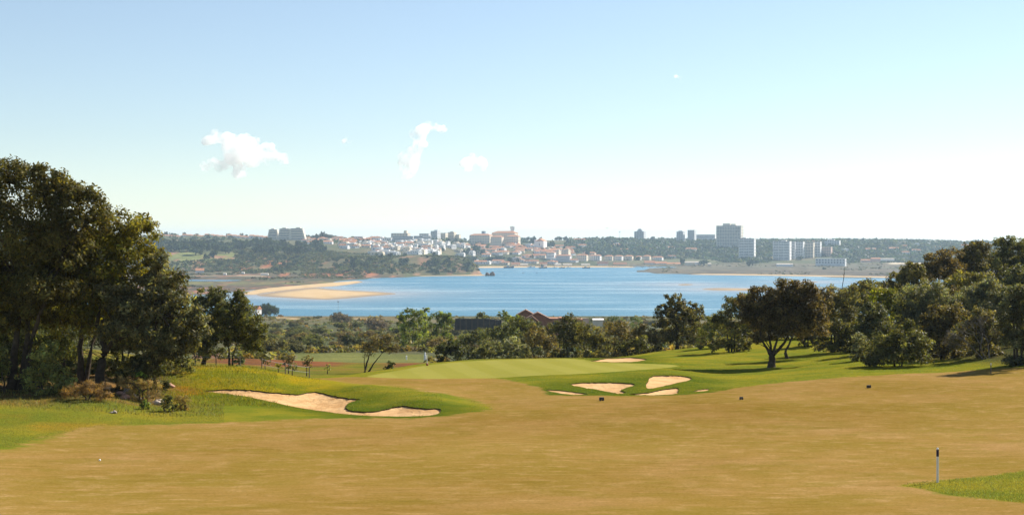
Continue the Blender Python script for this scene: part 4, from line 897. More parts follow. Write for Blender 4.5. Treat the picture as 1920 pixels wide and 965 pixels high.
for i in range(170):
    u = g.uniform(470, 1370); y = 606 + 62 * g.random() ** .8
    if 560 < u < 800 and y > 655: continue
    if 1180 < u and y > 640: continue
    d = hit(u, y, 112) ; d = min(max(d, 128 if u > 800 else 112), 900)
    if d < 150 and u < 830: continue
    k = g.integers(0, 4); col_, nm = VC[k]
    if d < 260: side = 'left of the valley pair of bright trees' if u < 745 else ('between the bright trees and the brick ruin' if u < 960 else 'under the brick ruin and the dark oak'); where = 'in the near valley scrub ' + side
    else: where = 'on the far valley slope ' + ('left of the bright trees' if u < 745 else 'right of the bright trees')
    w = g.uniform(1.3, 2.9) * (1 + d / 1200); h = w * g.uniform(.8, 1.2)
    hmax = max(1.0, min(3.2, (y - 592) * d / F * .75)) if d > 230 else 4.5
    bush('shrub', f'{nm} {where}', 'shrub', gp(u, d, -.15), w, min(h, hmax), tuple(np.array(col_) * g.uniform(1.15, 1.9)), f'{nm}es {where}', g.uniform(0, 6.28), BV[g.integers(0, 5)])
for u, y, w, h, col_, lab in ((1119, 603, 6, 3.6, (0.10, 0.11, 0.05), 'grey green bush in front of the white roofed low house'), (1136, 605, 6, 4.0, (0.11, 0.10, 0.045), 'olive bush right of the white roofed low house'), (862, 606, 5, 3.4, (0.11, 0.12, 0.05), 'grey green bush before the left end of the dark fence'), (890, 608, 6, 3.2, (0.10, 0.10, 0.04), 'olive bush before the middle of the dark fence'), (490, 584, 3.6, 4.6, FARDK, 'dark bush beside the orange roofed hut on the shore, left of two'), (505, 584, 4.6, 5.4, FARDK, 'dark bush beside the orange roofed hut on the shore, right of two'),
        (706, 612, 5.5, 5.5, (0.14, 0.115, 0.10), 'pale greyish leafless bush near the shore pole'), (640, 600, 5, 5, (0.13, 0.11, 0.095), 'whitish bare bush at the foot of the shore pole')):
    d = min(hit(u, y + 8, 200), 1060); bush('shrub', lab, 'shrub', gp(u, d, -.2), w * d / 1000 * 1.9, h * d / 1000 * 1.9, col_, 'bushes on the near shore', 1, BV[1])

def scatter_stuff(name, label, spots, la, nleaf, color, seed, rad, flat=.7):
    """countless low scrub as one object.  spots: list of (px,d)"""
    g = np.random.default_rng(seed); bl = []; n = len(spots)
    C = np.array([gp(u, d) for u, d in spots]); R_ = np.array([rad(d) for u, d in spots]) * g.uniform(.6, 1.5, n)
    j = np.repeat(np.arange(n), nleaf); o = g.normal(size=(len(j), 3)); o /= np.linalg.norm(o, axis=1)[:, None]
    o *= g.uniform(.55, 1.05, len(j))[:, None]; o[:, 2] = np.abs(o[:, 2]) * flat
    P = C[j] + o * R_[j][:, None]
    nr = o * .8 + g.normal(size=o.shape) * .4; nr /= np.linalg.norm(nr, axis=1)[:, None]
    t = np.cross(nr, g.normal(size=o.shape)); t /= np.linalg.norm(t, axis=1)[:, None]; b = np.cross(nr, t)
    s = (R_[j] * la * g.uniform(.7, 1.3, len(j)))[:, None]
    Vx = np.stack([P - t * s, P + b * s * .7, P + t * s, P - b * s * .7], 1).reshape(-1, 3)
    ct = (1 + .38 * g.normal(size=n)); ch = .16 * g.normal(size=n)
    T_ = np.clip(ct[j] * (1 + .25 * g.normal(size=len(j))), .35, 2.2)
    col = np.stack([T_ * (1 + ch[j]), T_, T_ * (1 - ch[j] * .5)], 1)
    me = mesh_np(name, Vx, np.arange(len(Vx)).reshape(-1, 4), (LEAF,)); set_attr(me, 'leaf', np.repeat(col, 4, 0), 'FLOAT_COLOR')
    o = link(name, me); o.color = (*color, 1); tag(o, label, 'undergrowth', kind='stuff'); return o
def spots_px(n, x0, x1, y0, y1, seed, dmin, dmax, ok=None):
    g = np.random.default_rng(seed); out = []
    while len(out) < n and n > 0:
        u, y = g.uniform(x0, x1), g.uniform(y0, y1); d = hit(u, y, dmin, dmax)
        if d >= dmax - 1: n -= 1; continue
        if ok is None or ok(u, y, d): out.append((u, d))
        else: n -= .5
    return out
def dense(n, x0, x1, d0, d1, seed, ok=None):
    g = np.random.default_rng(seed); out = []
    for _ in range(n):
        u, d = g.uniform(x0, x1), math.exp(g.uniform(math.log(d0), math.log(d1)))
        if ok is None or ok(u, d): out.append((u, d))
    return out
nzv = lambda u, d, s: float(vnoise((u - CX) / F * d / s, d / s / 2.2, 91))
scatter_stuff('valley_scrub', 'low olive and brown scrub covering the valley floor', dense(3600, 430, 1420, 150, 1040, 5, lambda u, d: nzv(u, d, 22) > .46 and not (540 < u < 800 and d < 240)), .30, 34, (0.125, 0.118, 0.046), 6, lambda d: .7 + d / 900)
scatter_stuff('headland_scrub', 'green and brown scrub covering the headland slopes', [s for s in dense(11500, 120, 905, 2160, 2750, 8, lambda u, d: float(zt(u, d)) > 4.5 and nzv(u, d, 60) > .36 and not (290 < u < 440 and 2480 < d < 2640))], .42, 16, (0.054, 0.064, 0.026), 9, lambda d: 2.5)
scatter_stuff('marsh_scrub', 'dark low scrub lines on the salt marsh', dense(2200, 345, 690, 1700, 2260, 12, lambda u, d: 1.0 < float(zt(u, d)) < 5 and nzv(u, d, 70) > (.55 if d < 2030 else .33)) + dense(900, 1240, 1760, 2250, 3150, 13, lambda u, d: float(zt(u, d)) > .8 and nzv(u, d, 70) > .58), .45, 14, (0.062, 0.066, 0.036), 10, lambda d: 2.2, .5)
scatter_stuff('far_woodland', 'blue green wood covering the hills beyond the town', dense(7500, 1060, 1900, 3130, 4250, 14, lambda u, d: nzv(u, d, 130) > .26 and not (1260 < u < 1340 and d < 3250) and not (1440 < u < 1565 and d < 3330)) + dense(620, 120, 1060, 3250, 3750, 15, lambda u, d: nzv(u, d, 100) > .6), .40, 16, (0.036, 0.052, 0.028), 16, lambda d: 6.5, 1.0)
# trees one can tell apart across the lagoon
g = np.random.default_rng(31)
def far_tree(px, py, w, h, lab, grp, color=FARDK, d=None, dmin=1300, lift=.05):
    d = d or hit(px, py, dmin); p = gp(px, d, -.5); s = d / F
    e = empty('tree', p); tag(e, lab, 'tree', grp)
    c = link('crown', FV[g.integers(0, 5)], e, (0, 0, h * s * lift), g.uniform(0, 6.28)); c.scale = (w * s / 2, w * s / 2, h * s * (1 - lift)); c.color = (*color, 1)
    mb = MB(); mb.tube([(0, 0, -1), (0, 0, h * s * .35)], [w * s * .04 + .15, w * s * .03 + .1], 6); mb.build('trunk', [BARK], e); return e
far_tree(367, 478, 32, 18, 'big umbrella shaped dark tree in the pale field on the headland', 'umbrella trees in the headland field')
far_tree(401, 484, 21, 16, 'middle sized umbrella tree right of the big one in the headland field', 'umbrella trees in the headland field')
far_tree(387, 486, 15, 11, 'smallest round tree between the two umbrella trees', 'umbrella trees in the headland field', (0.05, 0.07, 0.035))
far_tree(415, 497, 14, 9, 'low dark bush below the umbrella trees', 'umbrella trees in the headland field')
for i in range(92):
    u = 172 + i * 4.7 + g.normal() * 3; far_tree(u, 468 + g.uniform(-9, 6) + .012 * (u - 304), g.uniform(17, 30), g.uniform(12, 19), 'dark pine in the wood along the top of the headland field', 'pines along the top of the headland field', tuple(np.array(FARDK) * g.uniform(.7, 1.3)))
for px_, py_, w, h, lab in ((500, 464, 26, 22, 'tall wind shaped pine left of the stepped apartment blocks'), (512, 470, 26, 14, 'dark pine under the tall wind shaped pine'), (602, 473, 30, 15, 'dark round clump below the left edge of the white town'), (462, 462, 18, 14, 'dark pine on the headland crest left of the tall pine'),
        (663, 506, 20, 26, 'dark tall tree above the red cliff'), (520, 508, 20, 9, 'dark bush above the first red earth scar'), (757, 497, 24, 16, 'dark round tree in the middle of the headland slope'), (815, 497, 20, 14, 'dark tree right of the middle of the headland slope'), (877, 503, 14, 14, 'dark tree near the headland tip'), (820, 514, 12, 9, 'dark bush above the headland beach')):
    far_tree(px_, py_, w, h, lab, 'large trees on the headland')
for i in range(70):
    u = g.uniform(440, 890); y = g.uniform(478, 511)
    d = hit(u, y, 2150)
    if d > 2600 or float(zt(u, d)) < 4: continue
    far_tree(u, y, g.uniform(7, 15), g.uniform(5, 10), 'dark bush on the scrubby headland slope', 'dark bushes on the headland slope', tuple(np.array(FARDK) * g.uniform(.8, 1.4)), d)
for px_, py_, w, h, lab in ((893, 478, 17, 20, 'tallest dark tree above the bay between headland and hotel'), (905, 480, 12, 14, 'dark tree right of the tallest tree above the bay'), (872, 480, 18, 12, 'wide dark tree left of the tallest tree above the bay'), (880, 488, 40, 9, 'dark hedge like tree band above the bay shore'), (925, 490, 46, 11, 'long dark tree band above the bay beach'), (972, 491, 14, 9, 'round tree above the bay beach'), (955, 490, 16, 10, 'round tree left of the beach restaurants'),
        (1001, 458, 15, 15, 'dark round tree left of the pale church'), (1034, 467, 16, 15, 'dark round tree right of the pale church'), (1101, 479, 11, 10, 'dark tree among the seafront apartments'), (1279, 497, 13, 16, 'dark tree right of the orange market roofs'), (1320, 497, 22, 12, 'dark bush pair on the marsh below the hotel tower'), (1411, 498, 30, 15, 'large dark tree at the foot of the striped block'), (1500, 487, 18, 9, 'dark tree at the foot of the middle apartment blocks'), (1545, 505, 9, 5, 'single dark bush on the right marsh')):
    far_tree(px_, py_, w, h, lab, 'trees standing out along the far shore', dmin=2600)
for i in range(60):
    u = g.choice([g.uniform(560, 640), g.uniform(975, 1060), g.uniform(1075, 1340), g.uniform(1560, 1870), g.uniform(300, 500)]); d = g.uniform(3650, 4150)
    far_tree(u, 0, g.uniform(6, 13), g.uniform(5, 10), 'tree on the skyline of the far hills', 'trees on the skyline of the far hills', tuple(np.array(FARDK) * g.uniform(.9, 1.5)), d)
for i, (u, hh) in enumerate(((596, 13), (606, 16), (612, 13), (590, 10), (620, 11), (630, 9))):
    far_tree(u, 0, 14, hh, 'dark pine of the skyline cluster right of the stepped apartment blocks', 'skyline pines right of the stepped blocks', d=3560)

# ------------------------------------------------------------------ the town across the lagoon
def place(px0, px1, y0, y1, d, name, label, cat, group=None, rz=0.0):
    """returns (empty, width, height): photo columns and rows of a facade at distance d"""
    s = d / F; b = Vector((((px0 + px1) / 2 - CX) * s, d, HC - (y1 - HY) * s)); e = empty(name, b, rz)
    tag(e, label, cat, group); return e, (px1 - px0) * s, (y1 - y0) * s
def block(px0, px1, y0, y1, d, label, floors, wall=WHITE, depth=16, rz=0.0, name='apartment_block', roofbox=None, style='balcony', group=None, bays=4, sink=8, roof=None):
    e, w, h = place(px0, px1, y0, y1, d, name, label, 'building', group, rz or 0)
    if rz is not None:
        rz = -.42; e.rotation_euler.z = rz; depth = min(depth, w * .75); w = (w - depth * math.sin(.42)) / math.cos(.42)
    m = MB(); m.box((0, 0, (h - sink) / 2), (w, depth, h + sink)); m.build('wall', [wall], e)
    fh = h / floors; zz = [k * fh for k in range(floors)]
    for side in (1, -1):                                  # front and rear
        for z in zz:
            y = -side * (depth / 2)
            if style == 'balcony':
                m = MB(); m.box((0, y - side * .7, z + fh * .27), (w * .94, 1.4, fh * .42)); m.build('balcony', [wall], e)
                m = MB(); m.box((0, y - side * .03, z + fh * .72), (w * .92, .08, fh * .46)); m.build('window', [DARKWIN], e)
            elif style == 'ribbon':
                m = MB(); m.box((0, y - side * .04, z + fh * .55), (w * .97, .10, fh * .5)); m.build('window', [DARKWIN], e)
            elif side == 1:
                bw = w / bays
                for j in range(bays):
                    m = MB(); m.box((-w / 2 + (j + .5) * bw, y - .04, z + fh * .5), (bw * .5, .10, fh * .5)); m.build('window', [DARKWIN], e)
    if style == 'balcony':
        for j in range(bays + 1):
            m = MB(); m.box((-w * .47 + w * .94 * j / bays, -depth / 2 - .75, h / 2), (.6, 1.52, h - .02)); m.build('fin', [wall], e)
    for k in range(max(1, floors // 2)):                   # sparse windows of the sun side
        for q in (-.25, .25): m = MB(); m.box((w / 2 + .03, q * depth, (2 * k + 1) * fh + fh * .1), (.08, depth * .18, fh * .45)); m.build('side_window', [DARKWIN], e)
    if roof == 'hip': m = MB(); m.hip((0, 0, h), w, depth, min(w, depth) * .22, over=.8); m.build('roof', [TERRA], e)
    else: m = MB(); m.box((0, 0, h + .35), (w + .5, depth + .5, .7)); m.build('roof', [FLATROOF if wall is not GREYW else GREYW], e)
    for q in roofbox or ():
        m = MB(); m.box((q[0] * w, q[3] if len(q) > 3 else 0, h + .7 + q[2] / 2), (q[1] * w, depth * .4, q[2])); m.build('roof_house', [wall], e)
    return e
DK = DARKWIN
t = block(1343, 1394, 423.5, 462, 3560, 'tallest wide hotel tower with blue grey gridded front on the skyline', 14, BEIGE, 26, math.radians(-16), 'hotel_tower', [(-.12, .30, 6), (.16, .2, 4.5)], bays=9)
for x in (-5, 7): m = MB(); m.tube([(x, 0, 58), (x, 0, 67)], [.25, .12], 6); m.build('antenna', [METAL], t)
block(1385, 1417, 447.5, 489, 3250, 'tall striped white block in front of the hotel tower', 14, WHITE, 15, math.radians(14), bays=3, roofbox=[(-.2, .3, 2.5)])
block(1449, 1484, 452.5, 491, 3260, 'tall striped white block standing free left of the dark slab', 13, WHITE, 18, math.radians(18), bays=3, roofbox=[(.1, .3, 2.2)])
block(1484, 1492, 453.5, 489, 3275, 'narrow dark slab against the free standing striped block', 12, GREYW, 14, 0, style='ribbon', bays=1)
block(1491, 1509, 453, 486, 3300, 'white apartment block between the dark slab and the pinkish one', 11, WHITE, 14, math.radians(10), bays=3)
block(1509, 1528, 455, 484, 3310, 'creamy white apartment block with a salmon edge', 10, CREAM, 14, math.radians(10), bays=3)
block(1527, 1541, 453, 483, 3330, 'slim white apartment block left of the salmon one', 10, WHITE, 14, math.radians(10), bays=2)
block(1540, 1561, 463, 481, 3340, 'lower salmon pink apartment block at the right end of the row', 6, PINK, 14, math.radians(8), bays=4)
block(1546, 1576, 451, 463, 3600, 'white stepped terrace hotel above the salmon block', 4, WHITE, 16, math.radians(6), bays=6, roofbox=[(-.1, .5, 2.5)])
block(1189, 1212, 434, 446, 3900, 'greyish stepped tower on the skyline left of the twin towers', 6, GREYW, 20, math.radians(15), bays=4, roofbox=[(0, .55, 4), (.0, .3, 7)])
block(1268, 1285, 434.5, 450, 3900, 'left twin skyline tower with a stepped top', 8, GREYW, 18, math.radians(15), bays=3, roofbox=[(0, .6, 3)])
block(1289, 1306, 431.5, 450, 3900, 'right twin skyline tower, flat topped and taller', 9, GREYW, 18, math.radians(20), bays=3)
block(1306, 1343, 440, 451, 4000, 'long pale low block on the skyline left of the hotel tower', 4, WHITE, 16, 0, style='ribbon', bays=6)
block(735, 775, 443, 457, 3420, 'long blue grey modern building with ribbon windows', 4, GREYW, 18, None, 'office_building', style='ribbon')
block(776, 808, 442.5, 458.5, 3400, 'blue grey modern building with a white right end', 4, GREYW, 18, None, 'office_building', style='ribbon')
block(792.5, 808, 444, 458.3, 3392, 'white banded end of the modern building row', 4, WHITE, 4, None, 'office_building', style='ribbon')
block(664, 686, 443.5, 454, 3420, 'bright white cubic building left of the long white hall', 3, WHITE, 16, math.radians(-8), 'public_building', style='plain', bays=5)
block(697, 740, 446, 456, 3420, 'long low white hall with a pale roof', 2, WHITE, 18, 0, 'public_building', style='plain', bays=9, roofbox=[(-.02, .06, 2.2)])
block(808, 826, 433.5, 451, 3600, 'grey apartment tower right of the modern building', 7, GREYW, 18, math.radians(20), bays=3, roofbox=[(.1, .5, 3)])
block(733, 770, 437.5, 445, 3700, 'cream block with a roof tower behind the modern building', 3, CREAM, 16, 0, style='plain', bays=6, roofbox=[(.3, .18, 7)])
block(786, 808, 438, 446, 3720, 'grey block between the cream block and the grey tower', 3, GREYW, 14, 0, style='plain', bays=4)
block(826, 840, 437, 449, 3640, 'cream block right of the grey apartment tower', 5, CREAM, 14, 0, style='balcony', bays=3)
block(840, 856, 435.8, 449, 3660, 'taller cream stepped block in the skyline group', 5, CREAM, 14, math.radians(10), style='balcony', bays=3, roofbox=[(0, .5, 2.5)])
block(855, 864, 440, 449, 3660, 'small cream block right of the stepped cream block', 3, CREAM, 12, 0, style='balcony', bays=2)
# stepped apartment blocks
for k, (a, b, y0, y1, lab, st) in enumerate(((502, 522, 430, 456, 'left stepped apartment block with grey shaded front', 1), (521, 546, 428.5, 457, 'middle stepped apartment block with slanting left flank', 2), (545, 574, 428, 456, 'right stepped apartment block with slanting right flank', 3))):
    e, w, h = place(a, b, y0, y1, 3480 - 8 * k, 'stepped_apartment_block', lab, 'building', 'stepped apartment blocks on the left skyline', math.radians(-6)); n = 9; fh = h / n
    for i in range(n):
        cut = max(0, (i - 2)) / n * w * .26; x0 = -w / 2 + (cut if st in (1, 2) else 0); x1 = w / 2 - (cut if st == 3 else cut * .25)
        m = MB(); m.box(((x0 + x1) / 2, 0, i * fh + fh / 2 - (4 if i == 0 else 0)), (x1 - x0, 16 - .002 * i, fh + (8 if i == 0 else 0))); m.build('storey', [BEIGE], e)
        m = MB(); m.box(((x0 + x1) / 2, -8.06, i * fh + fh * .55), ((x1 - x0) * .8, .1, fh * .5)); m.build('window', [DARKWIN], e)
        m = MB(); m.box(((x0 + x1) / 2, -8.6, i * fh + fh * .16), ((x1 - x0) * .84, 1.2, fh * .32)); m.build('balcony', [CREAM], e)
    m = MB(); m.box((0, 0, h + 1.2), (w * .3, 8, 2.4)); m.build('roof_house', [BEIGE], e)
# skyline row of terracotta roofed houses on the left
for i in range(24):
    a = 300 + i * 8.4; y = 441 + (i % 5) * .7 - .1 * i + (.28 * max(0, i - 10)); d = 3660 - 6 * i
    e, w, h = place(a, a + 8.8, y, y + 6.5, d, 'terraced_house', 'low house with orange roof in the long row on the left skyline', 'house', 'orange roofed row houses on the left skyline', 0)
    m = MB(); m.box((0, 0, h / 2 - 3), (w, 11, h + 6)); m.build('wall', [WHITE if i % 3 else CREAM], e)
    m = MB(); m.gable((0, 0, h), w - .65, 11, 2.6, over=.3); m.build('roof', [TERRA], e)
    m = MB(); m.box((0, -5.54, h * .5), (w * .35, .1, h * .35)); m.build('window', [DARKWIN], e)
# big hotel with terracotta roof, water tower, church
e = block(922, 972, 436.5, 452, 3450, 'large cream hotel with a terracotta hipped roof crowning the old town', 4, CREAM, 22, math.radians(-8), 'hotel_building', style='plain', bays=10, roof='hip')
block(880, 924, 441, 455, 3440, 'long cream hotel wing stepping down left of the large hotel', 3, CREAM, 18, 0, 'hotel_building', style='plain', bays=8, roof='hip')
block(920, 945, 444, 455, 3410, 'lower cream wing in front of the large hotel', 3, CREAM, 14, 0, 'hotel_building', style='plain', bays=6, roof='hip')
block(950, 976, 443, 456, 3415, 'right cream wing of the large hotel', 3, CREAM, 14, math.radians(-15), 'hotel_building', style='plain', bays=5, roof='hip')
block(903, 911, 433.5, 443, 3560, 'small blue grey block behind the hotel wing', 3, BLUEGREY, 10, 0, style='ribbon')
e, w, h = place(956.5, 965.5, 424, 452, 3500, 'water_tower', 'funnel topped concrete water tower above the large hotel', 'water tower')
m = MB(); m.lathe((0, 0, 0), [(3.4, -8), (3.0, 0), (2.6, h * .52)], 20); m.build('shaft', [GREYW], e, smooth=False)
m = MB(); m.lathe((0, 0, 0), [(2.6, h * .52), (4.2, h * .60), (5.7, h * .90), (5.9, h * .95), (5.4, h * .99)], 24); m.build('tank', [GREYW], e)
m = MB(); m.tube([(0, 0, h * .98), (0, 0, h * 1.06)], [.3, .15], 6); m.build('mast', [METAL], e)
e, w, h = place(1004, 1025, 447, 463, 3330, 'church', 'pale church with a stepped gable and orange roof beside dark round trees', 'church', None, math.radians(-20))
m = MB(); m.box((0, 0, h * .35 - 4), (w * .8, 24, h * .7 + 8)); m.build('nave_wall', [WHITE], e)
m = MB(); m.gable((0, 0, h * .7), w * .8, 24, h * .3, over=.3, axis=1); m.build('roof', [TERRA], e)
m = MB(); m.box((-w * .45, -6, h * .42), (4.5, 4.5, h * .9)); m.build('tower', [WHITE], e)
m = MB(); m.box((0, -12.05, h * .3), (2.2, .1, h * .3)); m.box((0, -12.05, h * .62), (1.4, .1, 1.4)); m.build('window', [DARKWIN], e)
for a in ((1037, 1052, 470, 482, 3140, 'yellow cream apartment house left of two above the promenade', CREAM, 4), (1053, 1070, 468.5, 482, 3130, 'yellow cream apartment house right of two above the promenade', CREAM, 4)):
    block(a[0], a[1], a[2], a[3], a[4], a[5], a[7], a[6], 12, 0, style='balcony', bays=4, roofbox=[(.2, .4, 2)])
block(1043, 1072, 479, 489, 3080, 'long lilac grey building with arcaded windows near the beach', 3, GREYW, 12, 0, 'seafront_building', style='plain', bays=11, roof='hip')
block(1024, 1043, 473, 482, 3120, 'white house row with orange roof left of the lilac building', 2, WHITE, 12, 0, 'seafront_building', style='plain', bays=6, roof='hip')
for k in range(9):
    a = (1080, 1104, 1133, 1152, 1170, 1190, 1205, 1222, 1092)[k]; b = (1103, 1128, 1151, 1169, 1188, 1204, 1221, 1244, 1118)[k]
    y0 = (478, 479, 480, 480, 480, 481, 480, 482, 474)[k]
    block(a, b, y0, y0 + (9 if k < 8 else 5), 3090 + 12 * k if k < 8 else 3210, ('cream', 'pale', 'white', 'sandy', 'light', 'creamy', 'off white', 'whitish', 'flat yellowish')[k] + ' seafront apartment house with flat sandy roof, ' + ('first', 'second', 'third', 'fourth', 'fifth', 'sixth', 'seventh', 'eighth', 'set back behind the first')[k] + (' from the lilac building' if k < 8 else ''), 3, (CREAM, WHITE)[k % 2], 11, -.2, 'seafront_building', style='plain', bays=5, group='seafront apartment houses', roof='hip')
for k, (a, b, y) in enumerate(((1208, 1228, 489.5), (1228, 1250, 491), (1248, 1276, 492.5))):
    e, w, h = place(a, b, y, 497.5, 3045 + 5 * k, 'market_hall', ('left', 'middle', 'right')[k] + ' low market hall with a broad orange roof by the beach', 'market hall', 'orange roofed market halls')
    m = MB(); m.box((0, 0, h * .3 - 1), (w * .9, 12, h * .6 + 2)); m.build('wall', [WHITE], e)
    m = MB(); m.gable((0, 0, h * .6), w, 14, h * .55); m.build('roof', [TERRA], e)
for k, (a, b, y, m_) in enumerate(((958, 975, 491.5, TERRA), (1012, 1026, 491, TERRA), (975, 990, 493.5, FLATROOF), (1040, 1052, 493.5, FLATROOF), (1056, 1072, 494, FLATROOF), (1120, 1140, 490, BRICK), (1150, 1175, 491.5, TERRA), (1090, 1106, 494, FLATROOF))):
    e, w, h = place(a, b, y, 499, 3000 + 3 * k, 'beach_restaurant', 'low beach restaurant with ' + ('red', 'brick red', 'pale', 'sandy', 'whitish', 'dark steep', 'long orange', 'light')[k] + ' roof at the back of the town beach', 'restaurant', 'beach restaurants along the town beach')
    m = MB(); m.box((0, 0, h * .25 - 1), (w * .9, 9, h * .5 + 2)); m.build('wall', [WHITE if k % 2 else CREAM], e)
    m = MB(); m.gable((0, 0, h * .5), w, 10, h * .5); m.build('roof', [m_], e)
e, w, h = place(1149.5, 1151.5, 480, 491, 3060, 'chimney_stack', 'slim yellow tower standing among the seafront houses', 'tower')
m = MB(); m.box((0, 0, h / 2 - 2), (w, w, h + 4), taper=.85); m.build('shaft', [CREAM], e); m = MB(); m.box((0, 0, h + .3), (w * 1.2, w * 1.2, .6)); m.build('cap', [TERRA], e)
block(1530, 1586, 485, 494, 2960, 'long low grey warehouse on the right marsh', 2, GREYW, 16, 0, 'warehouse', style='plain', bays=10)
for a, b, y0, y1, d, lab, wl in ((1456, 1486, 494, 498, 2900, 'low white building with a red end on the right marsh', WHITE), (1614, 1631, 486, 490, 2980, 'red roofed low building right of the grey warehouse', PINK), (1633, 1650, 483, 489, 3000, 'pinkish low shed right of the red roofed building', PINK), (1650, 1676, 484, 487, 3050, 'pale long shed left of the sand heap', WHITE), (1284, 1302, 490, 496, 2990, 'pale low boathouse at the foot of the dark tree', CREAM), (1302, 1314, 490, 494, 3005, 'white low boathouse right of the pale one', WHITE), (1327, 1333, 493, 498, 2940, 'small pale hut on the marsh below the hotel tower', CREAM)):
    e, w, h = place(a, b, y0, y1, d, 'low_shed', lab, 'shed', 'low sheds on the marsh edge')
    m = MB(); m.box((0, 0, h * .35 - 1), (w, 9, h * .7 + 2)); m.build('wall', [wl], e); m = MB(); m.gable((0, 0, h * .7), w, 9, h * .35, over=.4); m.build('roof', [TERRA if wl is PINK else FLATROOF], e)
# small houses
def house_variant(k):
    m = MB(); w, d, h = ((12, 9, 4.6), (12, 8, 3.6), (10, 8, 5.6), (15, 9, 4.6), (11, 9, 4))[k]
    m.box((0, 0, h / 2 - 1), (w, d, h + 2), 0)
    if k in (1, 3): m.gable((0, 0, h), w, d, 2.2, 1)
    elif k == 4: m.hip((0, 0, h), w, d, 2.4, 1)
    else:
        m.box((0, 0, h + .2), (w + .2, d + .2, .4), 0); m.box((w * .2, d * .15, h + .9), (w * .4, d * .4, 1.2), 0)
    for x in (-.28, .12): m.box((w * x, -d / 2 - .03, h * .62), (1.3, .08, 1.5), 2)
    m.box((w * .34, -d / 2 - .03, 1.1), (1.1, .08, 2.2), 2)
    for y in (-.2, .25): m.box((w / 2 + .03, d * y, h * .6), (.08, 1.2, 1.4), 2)
    return m
HV = [[house_variant(k).mesh('house', [wl, TERRA if k != 4 else TERRA, DARKWIN]) for wl in (WHITE, WHITE, CREAM)] for k in range(5)]
g = np.random.default_rng(55)
HZ = ((150, 640, 890, 2640, 3330, 'white house in the dense old town above the headland', 'white houses of the old town', (0, 2, 0, 2, 1)),
      (48, 560, 720, 3150, 3620, 'pale house on the upper left side of the town', 'pale houses of the upper town', (0, 1, 4, 3)),
      (92, 888, 1078, 3020, 3420, 'white house with terracotta roof on the town hillside above the bay', 'houses on the hillside above the bay', (1, 4, 3, 0, 1)),
      (14, 1070, 1330, 3250, 3700, 'villa half hidden in the green hillside left of the hotel tower', 'villas on the green hillside', (3, 1, 0)),
      (14, 1570, 1860, 3250, 3700, 'pale villa in the wooded hills on the right', 'villas in the right hills', (0, 3, 1)),
      (5, 1390, 1550, 3600, 3900, 'distant pale house above the striped blocks', 'distant houses above the striped blocks', (0, 3)))
for n, x0, x1, da, db, lab, grp, vs_ in HZ:
    i = 0
    while i < n:
        u, d = g.uniform(x0, x1), g.uniform(da, db)
        py = HY + (HC - float(zt(u, d))) * F / d
        if n == 150 and (u < 640 + (d < 2900) * 60 or py > 482 or float(zt(u, d)) < 27 and u < 860): continue
        o = link('house', HV[g.choice(vs_)][g.integers(0, 3)], None, gp(u, d), g.uniform(-.85, -.1)); o.scale = (lambda q: [q * g.uniform(1.1, 1.5), q, q * .92])(g.uniform(1.0, 1.45))
        tag(o, lab, 'house', grp); i += 1
for i in range(46):
    u, d = g.uniform(650, 1075), g.uniform(2950, 3480)
    far_tree(u, 0, g.uniform(5, 11), g.uniform(5, 10), 'dark tree among the white houses of the town', 'trees among the town houses', tuple(np.array(FARDK) * g.uniform(.8, 1.3)), d)
for u, y0, y1, d, lab in ((1162, 435, 446, 3900, 'thin mast on the skyline above the green hillside'), (634, 566, 590, 960, 'slim pole on the near shore against the water'),):
    e, w, h = place(u - .5, u + .5, y0, y1, d, 'mast', lab, 'mast'); m = MB(); m.tube([(0, 0, -6), (0, 0, h)], [.0006 * d * .25, .0004 * d * .2], 8); m.build('pole', [GREYW if d > 2000 else POSTGREY], e)
    m = MB(); m.box((0, 0, h + d * .0003), (d * .0009, d * .0009, d * .0006)); m.build('lamp_head', [GREYW if d > 2000 else POSTGREY], e)

# ------------------------------------------------------------------ boats, rocks
def boat(px, py, wpx, label, dark, mast=False, cab=.3):
    d = lagd(py); s = d / F; L = wpx * s; e = empty('boat', (((px - CX) * s), d, 0), random.uniform(-.25, .25)); tag(e, label, 'boat', 'boats moored off the town beach')
    h = L * .13; n = 9; prof = []
    for i in range(n):
        t = i / (n - 1) * 2 - 1; b = L * .15 * (1 - max(0, t) ** 2.2) * (1 - .25 * max(0, -t) ** 3); prof.append((t * L / 2, max(b, .03), h * (1 + .5 * max(0, t) ** 2)))
    vv, ff = [], []
    for x, b, hh in prof: vv += [(x * .94, -b * .55, -.3), (x, -b, hh), (x, b, hh), (x * .94, b * .55, -.3)]
    for i in range(n - 1):
        k = 4 * i; ff += [(k, k + 4, k + 5, k + 1), (k + 1, k + 5, k + 6, k + 2), (k + 2, k + 6, k + 7, k + 3), (k + 3, k + 7, k + 4, k)]
    ff += [(0, 1, 2, 3), (4 * n - 1, 4 * n - 2, 4 * n - 3, 4 * n - 4)]
    m = MB(); m.add(vv, ff); m.build('hull', [HULLDARK if dark else WHITE], e)
    m = MB(); m.box((-L * .08, 0, h + L * .05), (L * cab, L * .17, L * .1), taper=.85); m.build('cabin', [WHITE], e)
    m = MB(); m.box((-L * .08, 0, h + L * .065), (L * cab * .9, L * .174, L * .03)); m.build('window', [DARKWIN], e)
    if mast: m = MB(); m.tube([(0, 0, h), (0, 0, h + L * .55)], [.12, .06], 6); m.build('mast', [METAL], e)
